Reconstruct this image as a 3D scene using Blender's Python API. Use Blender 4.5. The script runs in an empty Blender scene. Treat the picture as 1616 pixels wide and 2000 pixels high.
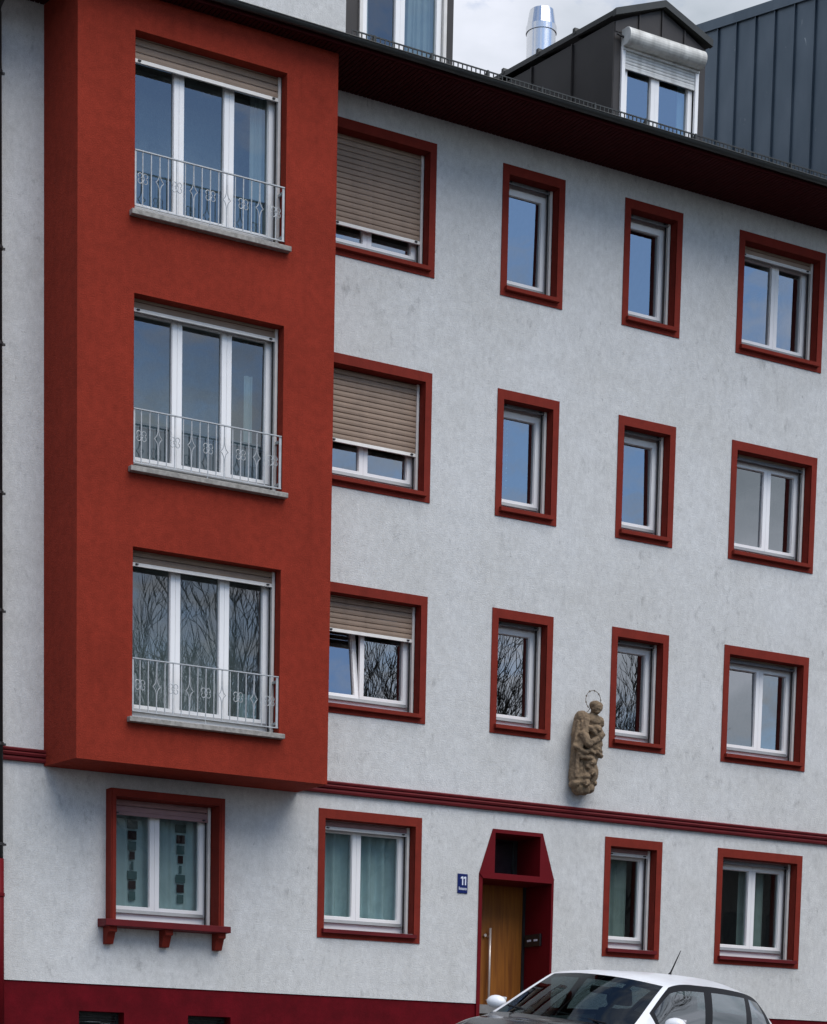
import bpy, bmesh, math, random
from mathutils import Vector, Matrix
random.seed(7)
S = bpy.context.scene
COL = S.collection
R = math.radians

# ------------------------------------------------------------------ camera
cam = bpy.data.cameras.new('camera')
cam_o = bpy.data.objects.new('camera', cam)
COL.objects.link(cam_o)
rt = Vector((0.86866521, -0.49509161, 0.01746556))
dn = Vector((-0.04411561, -0.11242247, -0.99268071))
fw = Vector((0.49343142, 0.8615367, -0.11949876))
m = Matrix.Identity(4)
for i in range(3):
    m[i][0], m[i][1], m[i][2] = rt[i], -dn[i], -fw[i]
m[0][3], m[1][3], m[2][3] = -14.0, -25.0143, -1.0
cam_o.matrix_world = m
cam.sensor_fit = 'HORIZONTAL'
cam.sensor_width = 36.0
cam.lens = 4212.64 / 1616 * 36
cam.shift_x = (808 - 689.86) / 1616
cam.shift_y = (2702.86 - 1000) / 1616
cam.clip_end = 2000
S.camera = cam_o

# ------------------------------------------------------------------ world: broken cloud over a blue sky
SUN_EL, SUN_AZ = R(57), R(168)      # azimuth measured from +y clockwise (towards +x)
world = bpy.data.worlds.new('World')
S.world = world
world.use_nodes = True
wn = world.node_tree.nodes
wl = world.node_tree.links
wn.clear()
w_out = wn.new('ShaderNodeOutputWorld')
w_bg = wn.new('ShaderNodeBackground')
w_sky = wn.new('ShaderNodeTexSky')
w_sky.sky_type = 'NISHITA'
w_sky.sun_disc = False
w_sky.sun_elevation = SUN_EL
w_sky.sun_rotation = SUN_AZ
w_sky.air_density = 1.0
w_sky.dust_density = 0.2
w_sky.ozone_density = 4.0
w_tc = wn.new('ShaderNodeTexCoord')
w_map = wn.new('ShaderNodeMapping')
w_map.inputs['Scale'].default_value = (1.0, 1.0, 2.2)
w_map.inputs['Location'].default_value = (5.9, 4.4, 8.2)
w_n1 = wn.new('ShaderNodeTexNoise')
w_n1.inputs['Scale'].default_value = 3.6
w_n1.inputs['Detail'].default_value = 9
w_n1.inputs['Roughness'].default_value = 0.64
w_n2 = wn.new('ShaderNodeTexNoise')
w_n2.inputs['Scale'].default_value = 8.0
w_n2.inputs['Detail'].default_value = 8
w_cov = wn.new('ShaderNodeValToRGB')
w_cov.color_ramp.elements[0].position = 0.305
w_cov.color_ramp.elements[1].position = 0.405
w_shade = wn.new('ShaderNodeValToRGB')
w_shade.color_ramp.elements[0].position = 0.30
w_shade.color_ramp.elements[0].color = (2.4, 2.75, 3.1, 1)
w_shade.color_ramp.elements[1].position = 0.62
w_shade.color_ramp.elements[1].color = (5.0, 5.2, 5.8, 1)
w_mix = wn.new('ShaderNodeMixRGB')
wl.new(w_tc.outputs['Generated'], w_map.inputs['Vector'])
wl.new(w_map.outputs['Vector'], w_n1.inputs['Vector'])
wl.new(w_map.outputs['Vector'], w_n2.inputs['Vector'])
w_sep = wn.new('ShaderNodeSeparateXYZ')
w_bias = wn.new('ShaderNodeMath')
w_bias.operation = 'MULTIPLY_ADD'
w_bias.inputs[1].default_value = 0.115
wl.new(w_tc.outputs['Generated'], w_sep.inputs['Vector'])
wl.new(w_sep.outputs['Y'], w_bias.inputs[0])
w_zb = wn.new('ShaderNodeMath')
w_zb.operation = 'MULTIPLY_ADD'
w_zb.inputs[1].default_value = -0.22
wl.new(w_sep.outputs['Z'], w_zb.inputs[0])
wl.new(w_n1.outputs['Fac'], w_zb.inputs[2])
wl.new(w_zb.outputs[0], w_bias.inputs[2])
wl.new(w_bias.outputs[0], w_cov.inputs['Fac'])
wl.new(w_n2.outputs['Fac'], w_shade.inputs['Fac'])
wl.new(w_cov.outputs['Color'], w_mix.inputs['Fac'])
wl.new(w_sky.outputs['Color'], w_mix.inputs['Color1'])
wl.new(w_shade.outputs['Color'], w_mix.inputs['Color2'])
wl.new(w_mix.outputs['Color'], w_bg.inputs['Color'])
w_bg.inputs['Strength'].default_value = 0.085
wl.new(w_bg.outputs['Background'], w_out.inputs['Surface'])

sun = bpy.data.lights.new('sun', 'SUN')
sun.energy = 1.5
sun.angle = R(55)
sun.color = (1.0, 0.94, 0.86)
sun_o = bpy.data.objects.new('sun', sun)
COL.objects.link(sun_o)
sd = Vector((math.sin(SUN_AZ) * math.cos(SUN_EL), math.cos(SUN_AZ) * math.cos(SUN_EL), math.sin(SUN_EL)))
sun_o.rotation_euler = sd.to_track_quat('Z', 'Y').to_euler()
sun_o.location = (0, -20, 40)

S.view_settings.view_transform = 'Standard'
S.view_settings.look = 'None'
S.view_settings.gamma = 1.0
S.view_settings.exposure = 1.03
S.view_settings.use_curve_mapping = False
S.render.engine = 'CYCLES'
S.cycles.max_bounces = 8
S.cycles.transparent_max_bounces = 12
S.cycles.caustics_reflective = False
S.cycles.caustics_refractive = False

# ------------------------------------------------------------------ materials
def new_mat(name):
    mt = bpy.data.materials.new(name)
    mt.use_nodes = True
    n = mt.node_tree.nodes
    return mt, n, mt.node_tree.links, n['Principled BSDF']

def simple(name, col, rough=0.6, metal=0.0, var=0.12, nscale=9.0, bump=0.0, bscale=120.0, spec=0.5, coat=0.0, streak=0.0, grain=0.0):
    mt, n, l, b = new_mat(name)
    b.inputs['Roughness'].default_value = rough
    b.inputs['Metallic'].default_value = metal
    b.inputs['Specular IOR Level'].default_value = spec
    b.inputs['Coat Weight'].default_value = coat
    geo = n.new('ShaderNodeNewGeometry')
    no = n.new('ShaderNodeTexNoise')
    no.inputs['Scale'].default_value = nscale
    no.inputs['Detail'].default_value = 6
    l.new(geo.outputs['Position'], no.inputs['Vector'])
    ra = n.new('ShaderNodeValToRGB')
    ra.color_ramp.elements[0].position = 0.3
    ra.color_ramp.elements[1].position = 0.72
    ra.color_ramp.elements[0].color = (*[c * (1 - var) for c in col], 1)
    ra.color_ramp.elements[1].color = (*[min(1, c * (1 + var)) for c in col], 1)
    l.new(no.outputs['Fac'], ra.inputs['Fac'])
    last = ra.outputs['Color']
    if grain > 0:
        for gs, gk in ((70.0, 1.0), (11.0, 0.6)):
            ng = n.new('ShaderNodeTexNoise')
            ng.inputs['Scale'].default_value = gs
            ng.inputs['Detail'].default_value = 4
            l.new(geo.outputs['Position'], ng.inputs['Vector'])
            rg2 = n.new('ShaderNodeMapRange')
            rg2.inputs['From Min'].default_value = 0.3
            rg2.inputs['From Max'].default_value = 0.7
            rg2.inputs['To Min'].default_value = 1 - grain * gk
            rg2.inputs['To Max'].default_value = 1 + grain * gk
            l.new(ng.outputs['Fac'], rg2.inputs['Value'])
            mg = n.new('ShaderNodeMixRGB')
            mg.blend_type = 'MULTIPLY'
            mg.inputs['Fac'].default_value = 1
            l.new(last, mg.inputs['Color1'])
            l.new(rg2.outputs['Result'], mg.inputs['Color2'])
            last = mg.outputs['Color']
    if streak > 0:
        mp = n.new('ShaderNodeMapping')
        mp.inputs['Scale'].default_value = (9, 9, 0.7)
        l.new(geo.outputs['Position'], mp.inputs['Vector'])
        n3 = n.new('ShaderNodeTexNoise')
        n3.inputs['Scale'].default_value = 1.0
        n3.inputs['Detail'].default_value = 5
        l.new(mp.outputs['Vector'], n3.inputs['Vector'])
        r3 = n.new('ShaderNodeMapRange')
        r3.inputs['From Min'].default_value = 0.5
        r3.inputs['From Max'].default_value = 0.75
        r3.inputs['To Min'].default_value = 1.0
        r3.inputs['To Max'].default_value = 1.0 - streak
        l.new(n3.outputs['Fac'], r3.inputs['Value'])
        mu = n.new('ShaderNodeMixRGB')
        mu.blend_type = 'MULTIPLY'
        mu.inputs['Fac'].default_value = 1
        l.new(last, mu.inputs['Color1'])
        l.new(r3.outputs['Result'], mu.inputs['Color2'])
        last = mu.outputs['Color']
    l.new(last, b.inputs['Base Color'])
    if bump > 0:
        nb = n.new('ShaderNodeTexNoise')
        nb.inputs['Scale'].default_value = bscale
        nb.inputs['Detail'].default_value = 3
        l.new(geo.outputs['Position'], nb.inputs['Vector'])
        bp = n.new('ShaderNodeBump')
        bp.inputs['Strength'].default_value = bump
        bp.inputs['Distance'].default_value = 0.01
        l.new(nb.outputs['Fac'], bp.inputs['Height'])
        l.new(bp.outputs['Normal'], b.inputs['Normal'])
    return mt

def render_wall_mat():
    """grey-white roughcast render with blotches, run-off streaks and dark specks"""
    mt, n, l, b = new_mat('grey_render')
    b.inputs['Roughness'].default_value = 0.92
    b.inputs['Specular IOR Level'].default_value = 0.2
    geo = n.new('ShaderNodeNewGeometry')
    def noise(scale, det, sc=(1, 1, 1), rough=0.55):
        mp = n.new('ShaderNodeMapping')
        mp.inputs['Scale'].default_value = sc
        l.new(geo.outputs['Position'], mp.inputs['Vector'])
        no = n.new('ShaderNodeTexNoise')
        no.inputs['Scale'].default_value = scale
        no.inputs['Detail'].default_value = det
        no.inputs['Roughness'].default_value = rough
        l.new(mp.outputs['Vector'], no.inputs['Vector'])
        return no.outputs['Fac']
    def rng(src, a, b_, c, d):
        r = n.new('ShaderNodeMapRange')
        r.inputs['From Min'].default_value = a
        r.inputs['From Max'].default_value = b_
        r.inputs['To Min'].default_value = c
        r.inputs['To Max'].default_value = d
        l.new(src, r.inputs['Value'])
        return r.outputs['Result']
    def mul(c1, f):
        mu = n.new('ShaderNodeMixRGB')
        mu.blend_type = 'MULTIPLY'
        mu.inputs['Fac'].default_value = 1
        l.new(c1, mu.inputs['Color1'])
        l.new(f, mu.inputs['Color2'])
        return mu.outputs['Color']
    ra = n.new('ShaderNodeValToRGB')
    ra.color_ramp.elements[0].position = 0.36
    ra.color_ramp.elements[0].color = (0.600, 0.602, 0.582, 1)
    ra.color_ramp.elements[1].position = 0.64
    ra.color_ramp.elements[1].color = (0.648, 0.655, 0.645, 1)
    l.new(noise(0.75, 6), ra.inputs['Fac'])
    c = ra.outputs['Color']
    c = mul(c, rng(noise(6.0, 6, (1, 1, 0.85), 0.68), 0.30, 0.70, 0.90, 1.07))
    c = mul(c, rng(noise(19.0, 5, (1, 1, 0.7), 0.7), 0.32, 0.68, 0.90, 1.07))
    c = mul(c, rng(noise(3.4, 8, (1.4, 1.4, 0.45), 0.68), 0.57, 0.76, 1.0, 0.86))     # soft run-off stains
    mask = rng(noise(0.9, 4), 0.42, 0.60, 0.0, 1.0)
    def masked(src, lo):
        mx = n.new('ShaderNodeMixRGB')
        mx.inputs['Color1'].default_value = (1, 1, 1, 1)
        l.new(mask, mx.inputs['Fac'])
        l.new(rng(src, 0.56, 0.70, 1.0, lo), mx.inputs['Color2'])
        return mx.outputs['Color']
    c = mul(c, masked(noise(5.5, 7, (1.1, 1.1, 0.7), 0.66), 0.66))       # grey weathering dabs
    c = mul(c, rng(noise(13.0, 5, (1.2, 1.2, 0.6), 0.6), 0.645, 0.75, 1.0, 0.58))        # scattered specks
    c = mul(c, rng(noise(85.0, 3), 0.28, 0.72, 0.84, 1.12))                            # grain
    l.new(c, b.inputs['Base Color'])
    nb = noise(55.0, 5)
    bp = n.new('ShaderNodeBump')
    bp.inputs['Strength'].default_value = 0.55
    bp.inputs['Distance'].default_value = 0.012
    l.new(nb, bp.inputs['Height'])
    l.new(bp.outputs['Normal'], b.inputs['Normal'])
    return mt

def glass_mat(name, base, gain, tint, warp=0.02, seed=0.0):
    mt = bpy.data.materials.new(name)
    mt.use_nodes = True
    n = mt.node_tree.nodes
    l = mt.node_tree.links
    n.clear()
    out = n.new('ShaderNodeOutputMaterial')
    mix = n.new('ShaderNodeMixShader')
    tr = n.new('ShaderNodeBsdfTransparent')
    tr.inputs['Color'].default_value = (*tint, 1)
    gl = n.new('ShaderNodeBsdfGlossy')
    gl.inputs['Roughness'].default_value = 0.0
    gl.inputs['Color'].default_value = (0.93, 0.97, 1.0, 1)
    def mth(op, a, b_=None):
        q = n.new('ShaderNodeMath')
        q.operation = op
        for k_, val in enumerate((a, b_)):
            if val is None:
                continue
            if isinstance(val, (int, float)):
                q.inputs[k_].default_value = val
            else:
                l.new(val, q.inputs[k_])
        return q.outputs[0]
    ma = n.new('ShaderNodeMath')
    ma.operation = 'MULTIPLY_ADD'
    ma.use_clamp = True
    ma.inputs[1].default_value = gain
    ma.inputs[2].default_value = base
    geo = n.new('ShaderNodeNewGeometry')
    mp = n.new('ShaderNodeMapping')
    mp.inputs['Location'].default_value = (seed, seed, seed)
    l.new(geo.outputs['Position'], mp.inputs['Vector'])
    no = n.new('ShaderNodeTexNoise')
    no.inputs['Scale'].default_value = 1.6
    no.inputs['Detail'].default_value = 1.5
    l.new(mp.outputs['Vector'], no.inputs['Vector'])
    bp = n.new('ShaderNodeBump')
    bp.inputs['Strength'].default_value = warp
    bp.inputs['Distance'].default_value = 0.3
    l.new(no.outputs['Fac'], bp.inputs['Height'])
    l.new(bp.outputs['Normal'], gl.inputs['Normal'])
    dot = n.new('ShaderNodeVectorMath')
    dot.operation = 'DOT_PRODUCT'
    l.new(geo.outputs['Incoming'], dot.inputs[0])
    l.new(geo.outputs['Normal'], dot.inputs[1])
    sch = mth('POWER', mth('SUBTRACT', 1.0, mth('ABSOLUTE', dot.outputs['Value'])), 5.0)
    l.new(mth('ADD', mth('MULTIPLY', sch, 0.92), 0.08), ma.inputs[0])
    l.new(ma.outputs[0], mix.inputs['Fac'])
    l.new(tr.outputs[0], mix.inputs[1])
    l.new(gl.outputs[0], mix.inputs[2])
    l.new(mix.outputs[0], out.inputs['Surface'])
    return mt

def wood_mat():
    mt, n, l, b = new_mat('door_veneer')
    b.inputs['Roughness'].default_value = 0.45
    geo = n.new('ShaderNodeNewGeometry')
    mp = n.new('ShaderNodeMapping')
    mp.inputs['Scale'].default_value = (14, 14, 0.7)
    l.new(geo.outputs['Position'], mp.inputs['Vector'])
    no = n.new('ShaderNodeTexNoise')
    no.inputs['Scale'].default_value = 2.2
    no.inputs['Detail'].default_value = 7
    no.inputs['Distortion'].default_value = 0.6
    l.new(mp.outputs['Vector'], no.inputs['Vector'])
    ra = n.new('ShaderNodeValToRGB')
    ra.color_ramp.elements[0].position = 0.3
    ra.color_ramp.elements[0].color = (0.185, 0.056, 0.007, 1)
    ra.color_ramp.elements[1].position = 0.72
    ra.color_ramp.elements[1].color = (0.345, 0.122, 0.014, 1)
    l.new(no.outputs['Fac'], ra.inputs['Fac'])
    l.new(ra.outputs['Color'], b.inputs['Base Color'])
    return mt

def zinc_mat():
    mt, n, l, b = new_mat('blue_grey_sheet_metal')
    b.inputs['Roughness'].default_value = 0.42
    b.inputs['Metallic'].default_value = 0.55
    geo = n.new('ShaderNodeNewGeometry')
    mp = n.new('ShaderNodeMapping')
    mp.inputs['Scale'].default_value = (1, 1.2, 0.5)
    l.new(geo.outputs['Position'], mp.inputs['Vector'])
    no = n.new('ShaderNodeTexNoise')
    no.inputs['Scale'].default_value = 2.4
    no.inputs['Detail'].default_value = 8
    l.new(mp.outputs['Vector'], no.inputs['Vector'])
    ra = n.new('ShaderNodeValToRGB')
    ra.color_ramp.elements[0].position = 0.3
    ra.color_ramp.elements[0].color = (0.058, 0.086, 0.114, 1)
    ra.color_ramp.elements[1].position = 0.72
    ra.color_ramp.elements[1].color = (0.090, 0.122, 0.154, 1)
    l.new(no.outputs['Fac'], ra.inputs['Fac'])
    sc = n.new('ShaderNodeMapping')
    sc.inputs['Scale'].default_value = (5, 5, 2.0)
    l.new(geo.outputs['Position'], sc.inputs['Vector'])
    n2 = n.new('ShaderNodeTexNoise')
    n2.inputs['Scale'].default_value = 1.2
    n2.inputs['Detail'].default_value = 6
    n2.inputs['Distortion'].default_value = 2
    l.new(sc.outputs['Vector'], n2.inputs['Vector'])
    r2 = n.new('ShaderNodeMapRange')
    r2.inputs['From Min'].default_value = 0.70
    r2.inputs['From Max'].default_value = 0.78
    l.new(n2.outputs['Fac'], r2.inputs['Value'])
    mx = n.new('ShaderNodeMixRGB')
    mx.inputs['Color2'].default_value = (0.30, 0.33, 0.36, 1)
    l.new(r2.outputs['Result'], mx.inputs['Fac'])
    l.new(ra.outputs['Color'], mx.inputs['Color1'])
    l.new(mx.outputs['Color'], b.inputs['Base Color'])
    return mt

M = {}
M['wall'] = render_wall_mat()
M['bay_red'] = simple('bay_red_render', (0.250, 0.031, 0.017), 0.92, var=0.10, nscale=1.3, bump=0.6, bscale=60, spec=0.12, streak=0.10, grain=0.16)
M['trim_red'] = simple('surround_red_paint', (0.190, 0.023, 0.014), 0.8, grain=0.10, var=0.10, nscale=5, bump=0.15, bscale=90, spec=0.15, streak=0.10)
M['wine'] = simple('wine_red_paint', (0.118, 0.009, 0.012), 0.65, var=0.14, nscale=5, bump=0.1, bscale=70, spec=0.2)
M['plinth'] = simple('plinth_wine_paint', col=(0.105, 0.0024, 0.0065), rough=0.7, grain=0.12, var=0.22, nscale=3.5, bump=0.25, bscale=30, spec=0.10)
M['door_red'] = simple('doorway_wine_paint', (0.125, 0.003, 0.007), 0.6, var=0.08, nscale=4, spec=0.15)
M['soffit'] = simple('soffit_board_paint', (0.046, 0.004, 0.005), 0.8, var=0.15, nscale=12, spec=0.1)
M['dark_metal'] = simple('dark_sheet_metal', (0.030, 0.027, 0.026), 0.5, 0.3, var=0.18, nscale=2.5)
M['gutter'] = simple('gutter_dark_metal', (0.035, 0.038, 0.036), 0.45, 0.4, var=0.15, nscale=6)
M['pipe'] = simple('downpipe_dark_paint', (0.028, 0.026, 0.025), 0.5, 0.2, var=0.12)
M['roof'] = simple('roof_tile', (0.05, 0.045, 0.045), 0.8)
M['white'] = simple('white_window_plastic', (0.88, 0.88, 0.87), 0.35, var=0.03, nscale=3)
M['rail_white'] = simple('shutter_guide_white', (0.72, 0.70, 0.66), 0.45, var=0.06)
M['alu'] = simple('grey_aluminium', (0.22, 0.23, 0.24), 0.45, 0.3, var=0.08)
M['slat'] = simple('beige_shutter_slat', (0.300, 0.214, 0.154), 0.6, var=0.10, nscale=4, streak=0.12)
M['slat_rose'] = simple('rose_shutter_slat', (0.30, 0.17, 0.17), 0.6, var=0.08)
M['slat_white'] = simple('white_shutter_slat', (0.66, 0.67, 0.65), 0.5, var=0.08, nscale=5, streak=0.25)
M['box_white'] = simple('weathered_white_box', (0.60, 0.60, 0.56), 0.5, var=0.28, nscale=4, streak=0.4)
M['stone'] = simple('sill_stone', (0.30, 0.285, 0.26), 0.85, var=0.30, nscale=22, bump=0.3, bscale=80)
M['iron'] = simple('galvanised_railing', (0.44, 0.46, 0.47), 0.5, 0.15, var=0.15, nscale=20)
M['interior'] = simple('interior_plaster', (0.20, 0.20, 0.20), 0.9)
M['black'] = simple('black_rubber', (0.012, 0.012, 0.013), 0.5)
M['black_gloss'] = simple('black_gloss_panel', (0.010, 0.010, 0.011), 0.12, var=0.02)
M['steel'] = simple('polished_steel', (0.74, 0.74, 0.74), 0.20, 1.0, var=0.05, nscale=2)
M['brushed'] = simple('brushed_steel', (0.74, 0.66, 0.60), 0.35, 0.4, var=0.05)
M['sandstone'] = simple('carved_sandstone', (0.205, 0.146, 0.090), 0.95, var=0.30, nscale=14, bump=0.5, bscale=55)
M['wire'] = simple('gilded_wire', (0.16, 0.13, 0.09), 0.5, 0.5)
M['sign_blue'] = simple('enamel_blue', (0.006, 0.016, 0.110), 0.3, var=0.1)
M['sign_white'] = simple('enamel_white', (0.72, 0.76, 0.85), 0.35, var=0.03)
M['wood'] = wood_mat()
M['zinc'] = zinc_mat()
M['glass_hi'] = glass_mat('coated_glass', 0.25, 1.0, (0.40, 0.52, 0.55), 0.004, 0.0)
M['glass_bay'] = glass_mat('bay_glass', 0.08, 1.0, (0.50, 0.57, 0.57), 0.004, 3.0)
M['glass_lo'] = glass_mat('clear_glass', 0.05, 1.0, (0.66, 0.77, 0.77), 0.004, 6.0)
M['glass_niche'] = glass_mat('smoked_glass', 0.05, 1.0, (0.25, 0.27, 0.30), 0.0, 6.0)
M['curtain_teal'] = simple('pale_teal_curtain', (0.58, 0.66, 0.67), 0.9, var=0.10, nscale=7)
M['curtain_white'] = simple('sheer_white_curtain', (0.62, 0.68, 0.68), 0.9, var=0.08, nscale=5)
M['curtain_grey'] = simple('grey_green_curtain', (0.30, 0.33, 0.30), 0.9, var=0.15, nscale=5)
M['patch_dark'] = simple('dark_red_patch', (0.035, 0.008, 0.010), 0.9)
M['patch_teal'] = simple('teal_patch', (0.10, 0.16, 0.16), 0.9)
M['patch_grey'] = simple('grey_patch', (0.13, 0.15, 0.14), 0.9)
M['panel_blue'] = simple('blue_grey_panel', (0.14, 0.19, 0.24), 0.7, var=0.1)
M['bark'] = simple('dark_bark', (0.045, 0.038, 0.032), 0.9, var=0.25, nscale=15)
M['asphalt'] = simple('asphalt', (0.05, 0.05, 0.052), 0.9, var=0.2, nscale=30, bump=0.3, bscale=80)
M['paving'] = simple('concrete_paving', (0.14, 0.135, 0.13), 0.9, var=0.15, nscale=6)
M['house_far'] = simple('far_house_render', (0.16, 0.15, 0.135), 0.9, var=0.15, nscale=1)
M['car_white'] = simple('white_car_paint', (0.82, 0.83, 0.84), 0.35, var=0.02, coat=0.3)
M['car_black'] = simple('black_bonnet_paint', (0.008, 0.0085, 0.010), 0.14, var=0.05, coat=0.0, spec=0.5)
M['car_trim'] = simple('car_black_trim', (0.010, 0.010, 0.012), 0.55, var=0.05, spec=0.2)
M['car_seat'] = simple('dark_seat_cloth', (0.03, 0.032, 0.034), 0.9)
M['tyre'] = simple('tyre_rubber', (0.02, 0.02, 0.02), 0.85)
M['car_glass'] = glass_mat('car_glass', 0.0, 0.6, (0.46, 0.56, 0.53), 0.0, 0.0)
M['car_side_glass'] = glass_mat('car_side_glass', 0.13, 1.0, (0.16, 0.20, 0.22), 0.004, 0.0)

# ------------------------------------------------------------------ mesh helpers
class MB:
    def __init__(self):
        self.v, self.f = [], []
    def quad(self, a, b, c, d):
        i = len(self.v)
        self.v += [a, b, c, d]
        self.f.append((i, i + 1, i + 2, i + 3))
        return self
    def poly(self, pts):
        i = len(self.v)
        self.v += list(pts)
        self.f.append(tuple(range(i, i + len(pts))))
        return self
    def box(self, x0, x1, y0, y1, z0, z1):
        i = len(self.v)
        self.v += [(x, y, z) for z in (z0, z1) for y in (y0, y1) for x in (x0, x1)]
        self.f += [(i, i + 2, i + 3, i + 1), (i + 4, i + 5, i + 7, i + 6), (i, i + 1, i + 5, i + 4),
                   (i + 2, i + 6, i + 7, i + 3), (i, i + 4, i + 6, i + 2), (i + 1, i + 3, i + 7, i + 5)]
        return self
    def prism_y(self, pts, y0, y1):
        """outline in (x,z), counter-clockwise seen from -y, extruded from y0 to y1"""
        i = len(self.v)
        k = len(pts)
        self.v += [(x, y0, z) for x, z in pts] + [(x, y1, z) for x, z in pts]
        self.f.append(tuple(range(i, i + k)))
        self.f.append(tuple(range(i + 2 * k - 1, i + k - 1, -1)))
        for j in range(k):
            a, b = j, (j + 1) % k
            self.f.append((i + b, i + a, i + k + a, i + k + b))
        return self
    def prism_x(self, pts, x0, x1):
        """outline in (y,z) extruded along x"""
        i = len(self.v)
        k = len(pts)
        self.v += [(x0, y, z) for y, z in pts] + [(x1, y, z) for y, z in pts]
        self.f.append(tuple(range(i, i + k)))
        self.f.append(tuple(range(i + 2 * k - 1, i + k - 1, -1)))
        for j in range(k):
            a, b = j, (j + 1) % k
            self.f.append((i + b, i + a, i + k + a, i + k + b))
        return self
    def tube(self, pts, rad, n=6, caps=True):
        pts = [Vector(p) for p in pts]
        rs = rad if isinstance(rad, (list, tuple)) else [rad] * len(pts)
        base = len(self.v)
        for j, p in enumerate(pts):
            d = (pts[min(j + 1, len(pts) - 1)] - pts[max(j - 1, 0)])
            d = d.normalized() if d.length > 1e-9 else Vector((0, 0, 1))
            up = Vector((0, 1, 0)) if abs(d.y) < 0.9 else Vector((1, 0, 0))
            a = d.cross(up).normalized()
            b = d.cross(a).normalized()
            for q in range(n):
                t = 2 * math.pi * q / n
                self.v.append(tuple(p + (a * math.cos(t) + b * math.sin(t)) * rs[j]))
        for j in range(len(pts) - 1):
            for q in range(n):
                q2 = (q + 1) % n
                self.f.append((base + j * n + q, base + j * n + q2, base + (j + 1) * n + q2, base + (j + 1) * n + q))
        if caps:
            self.f.append(tuple(range(base + n - 1, base - 1, -1)))
            e = base + (len(pts) - 1) * n
            self.f.append(tuple(range(e, e + n)))
        return self
    def mesh(self, name, mat, smooth=False):
        me = bpy.data.meshes.new(name)
        me.from_pydata(self.v, [], self.f)
        me.materials.append(mat)
        bm = bmesh.new()
        bm.from_mesh(me)
        if len(bm.faces) > 1:
            bmesh.ops.recalc_face_normals(bm, faces=bm.faces)
        bm.to_mesh(me)
        bm.free()
        if smooth:
            for p in me.polygons:
                p.use_smooth = True
        me.update()
        return me
    def build(self, name, mat, parent=None, loc=None, smooth=False):
        return put(self.mesh(name, mat, smooth), name, parent, loc)

def put(me, name, parent=None, loc=None):
    o = bpy.data.objects.new(name, me)
    COL.objects.link(o)
    if parent is not None:
        o.parent = parent
    if loc is not None:
        o.location = loc
    return o

def empty(name, loc=(0, 0, 0), parent=None):
    o = bpy.data.objects.new(name, None)
    o.empty_display_size = 0.2
    COL.objects.link(o)
    o.location = loc
    if parent is not None:
        o.parent = parent
    return o

def tag(o, label=None, cat=None, group=None, kind=None):
    if label: o['label'] = label
    if cat: o['category'] = cat
    if group: o['group'] = group
    if kind: o['kind'] = kind
    return o

def bevel(o, w, seg=2):
    md = o.modifiers.new('bevel', 'BEVEL')
    md.width = w
    md.segments = seg
    md.limit_method = 'ANGLE'
    md.angle_limit = R(40)
    return o

def ring(x0, x1, z0, z1, ix0, ix1, iz0, iz1, y0, y1, mb=None):
    """a rectangular frame made of four mitred prisms between outer and inner rectangles"""
    mb = mb or MB()
    mb.prism_y([(x0, z0), (x1, z0), (ix1, iz0), (ix0, iz0)], y0, y1)
    mb.prism_y([(x1, z0), (x1, z1), (ix1, iz1), (ix1, iz0)], y0, y1)
    mb.prism_y([(x1, z1), (x0, z1), (ix0, iz1), (ix1, iz1)], y0, y1)
    mb.prism_y([(x0, z1), (x0, z0), (ix0, iz0), (ix0, iz1)], y0, y1)
    return mb

def wall_with_holes(x0, x1, z0, z1, y, holes, mb=None):
    """sheet in the plane y with rectangular holes"""
    mb = mb or MB()
    xs = sorted({x0, x1, *[h[0] for h in holes], *[h[1] for h in holes]})
    zs = sorted({z0, z1, *[h[2] for h in holes], *[h[3] for h in holes]})
    xs = [x for x in xs if x0 <= x <= x1]
    zs = [z for z in zs if z0 <= z <= z1]
    for a, b in zip(xs, xs[1:]):
        for c, d in zip(zs, zs[1:]):
            cx, cz = (a + b) / 2, (c + d) / 2
            if any(h[0] < cx < h[1] and h[2] < cz < h[3] for h in holes):
                continue
            mb.quad((a, y, c), (b, y, c), (b, y, d), (a, y, d))
    return mb

# ------------------------------------------------------------------ ground
def zg(y):
    if y > -2.2:
        return 0.0
    if y > -11:
        return -0.16 + 0.138 * (y + 2.2)
    return -1.374 + 0.10 * (max(y, -30) + 11)

g = MB()
ys = [-2.2, -11, -30, -400]
for a, b in zip(ys, ys[1:]):
    za = -0.16 if a == -2.2 else zg(a)
    g.quad((-400, a, za), (-400, b, zg(b)), (400, b, zg(b)), (400, a, za))
o = g.build('road', M['asphalt'])
tag(o, kind='structure')
pv = MB()
pv.box(-60, 60, -2.2, 0.02, -0.4, 0.0)
o = pv.build('pavement', M['paving'])
tag(o, kind='structure')
gb = MB()
gb.quad((-400, -2.1, -0.3), (400, -2.1, -0.3), (400, 400, -0.3), (-400, 400, -0.3))
o = gb.build('ground', M['paving'])
tag(o, kind='structure')

# ------------------------------------------------------------------ the apartment building
BLD = empty('apartment_building', (0, 0, 0))
tag(BLD, 'grey apartment building with projecting red bay, red window surrounds and wine red plinth', 'building')

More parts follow.
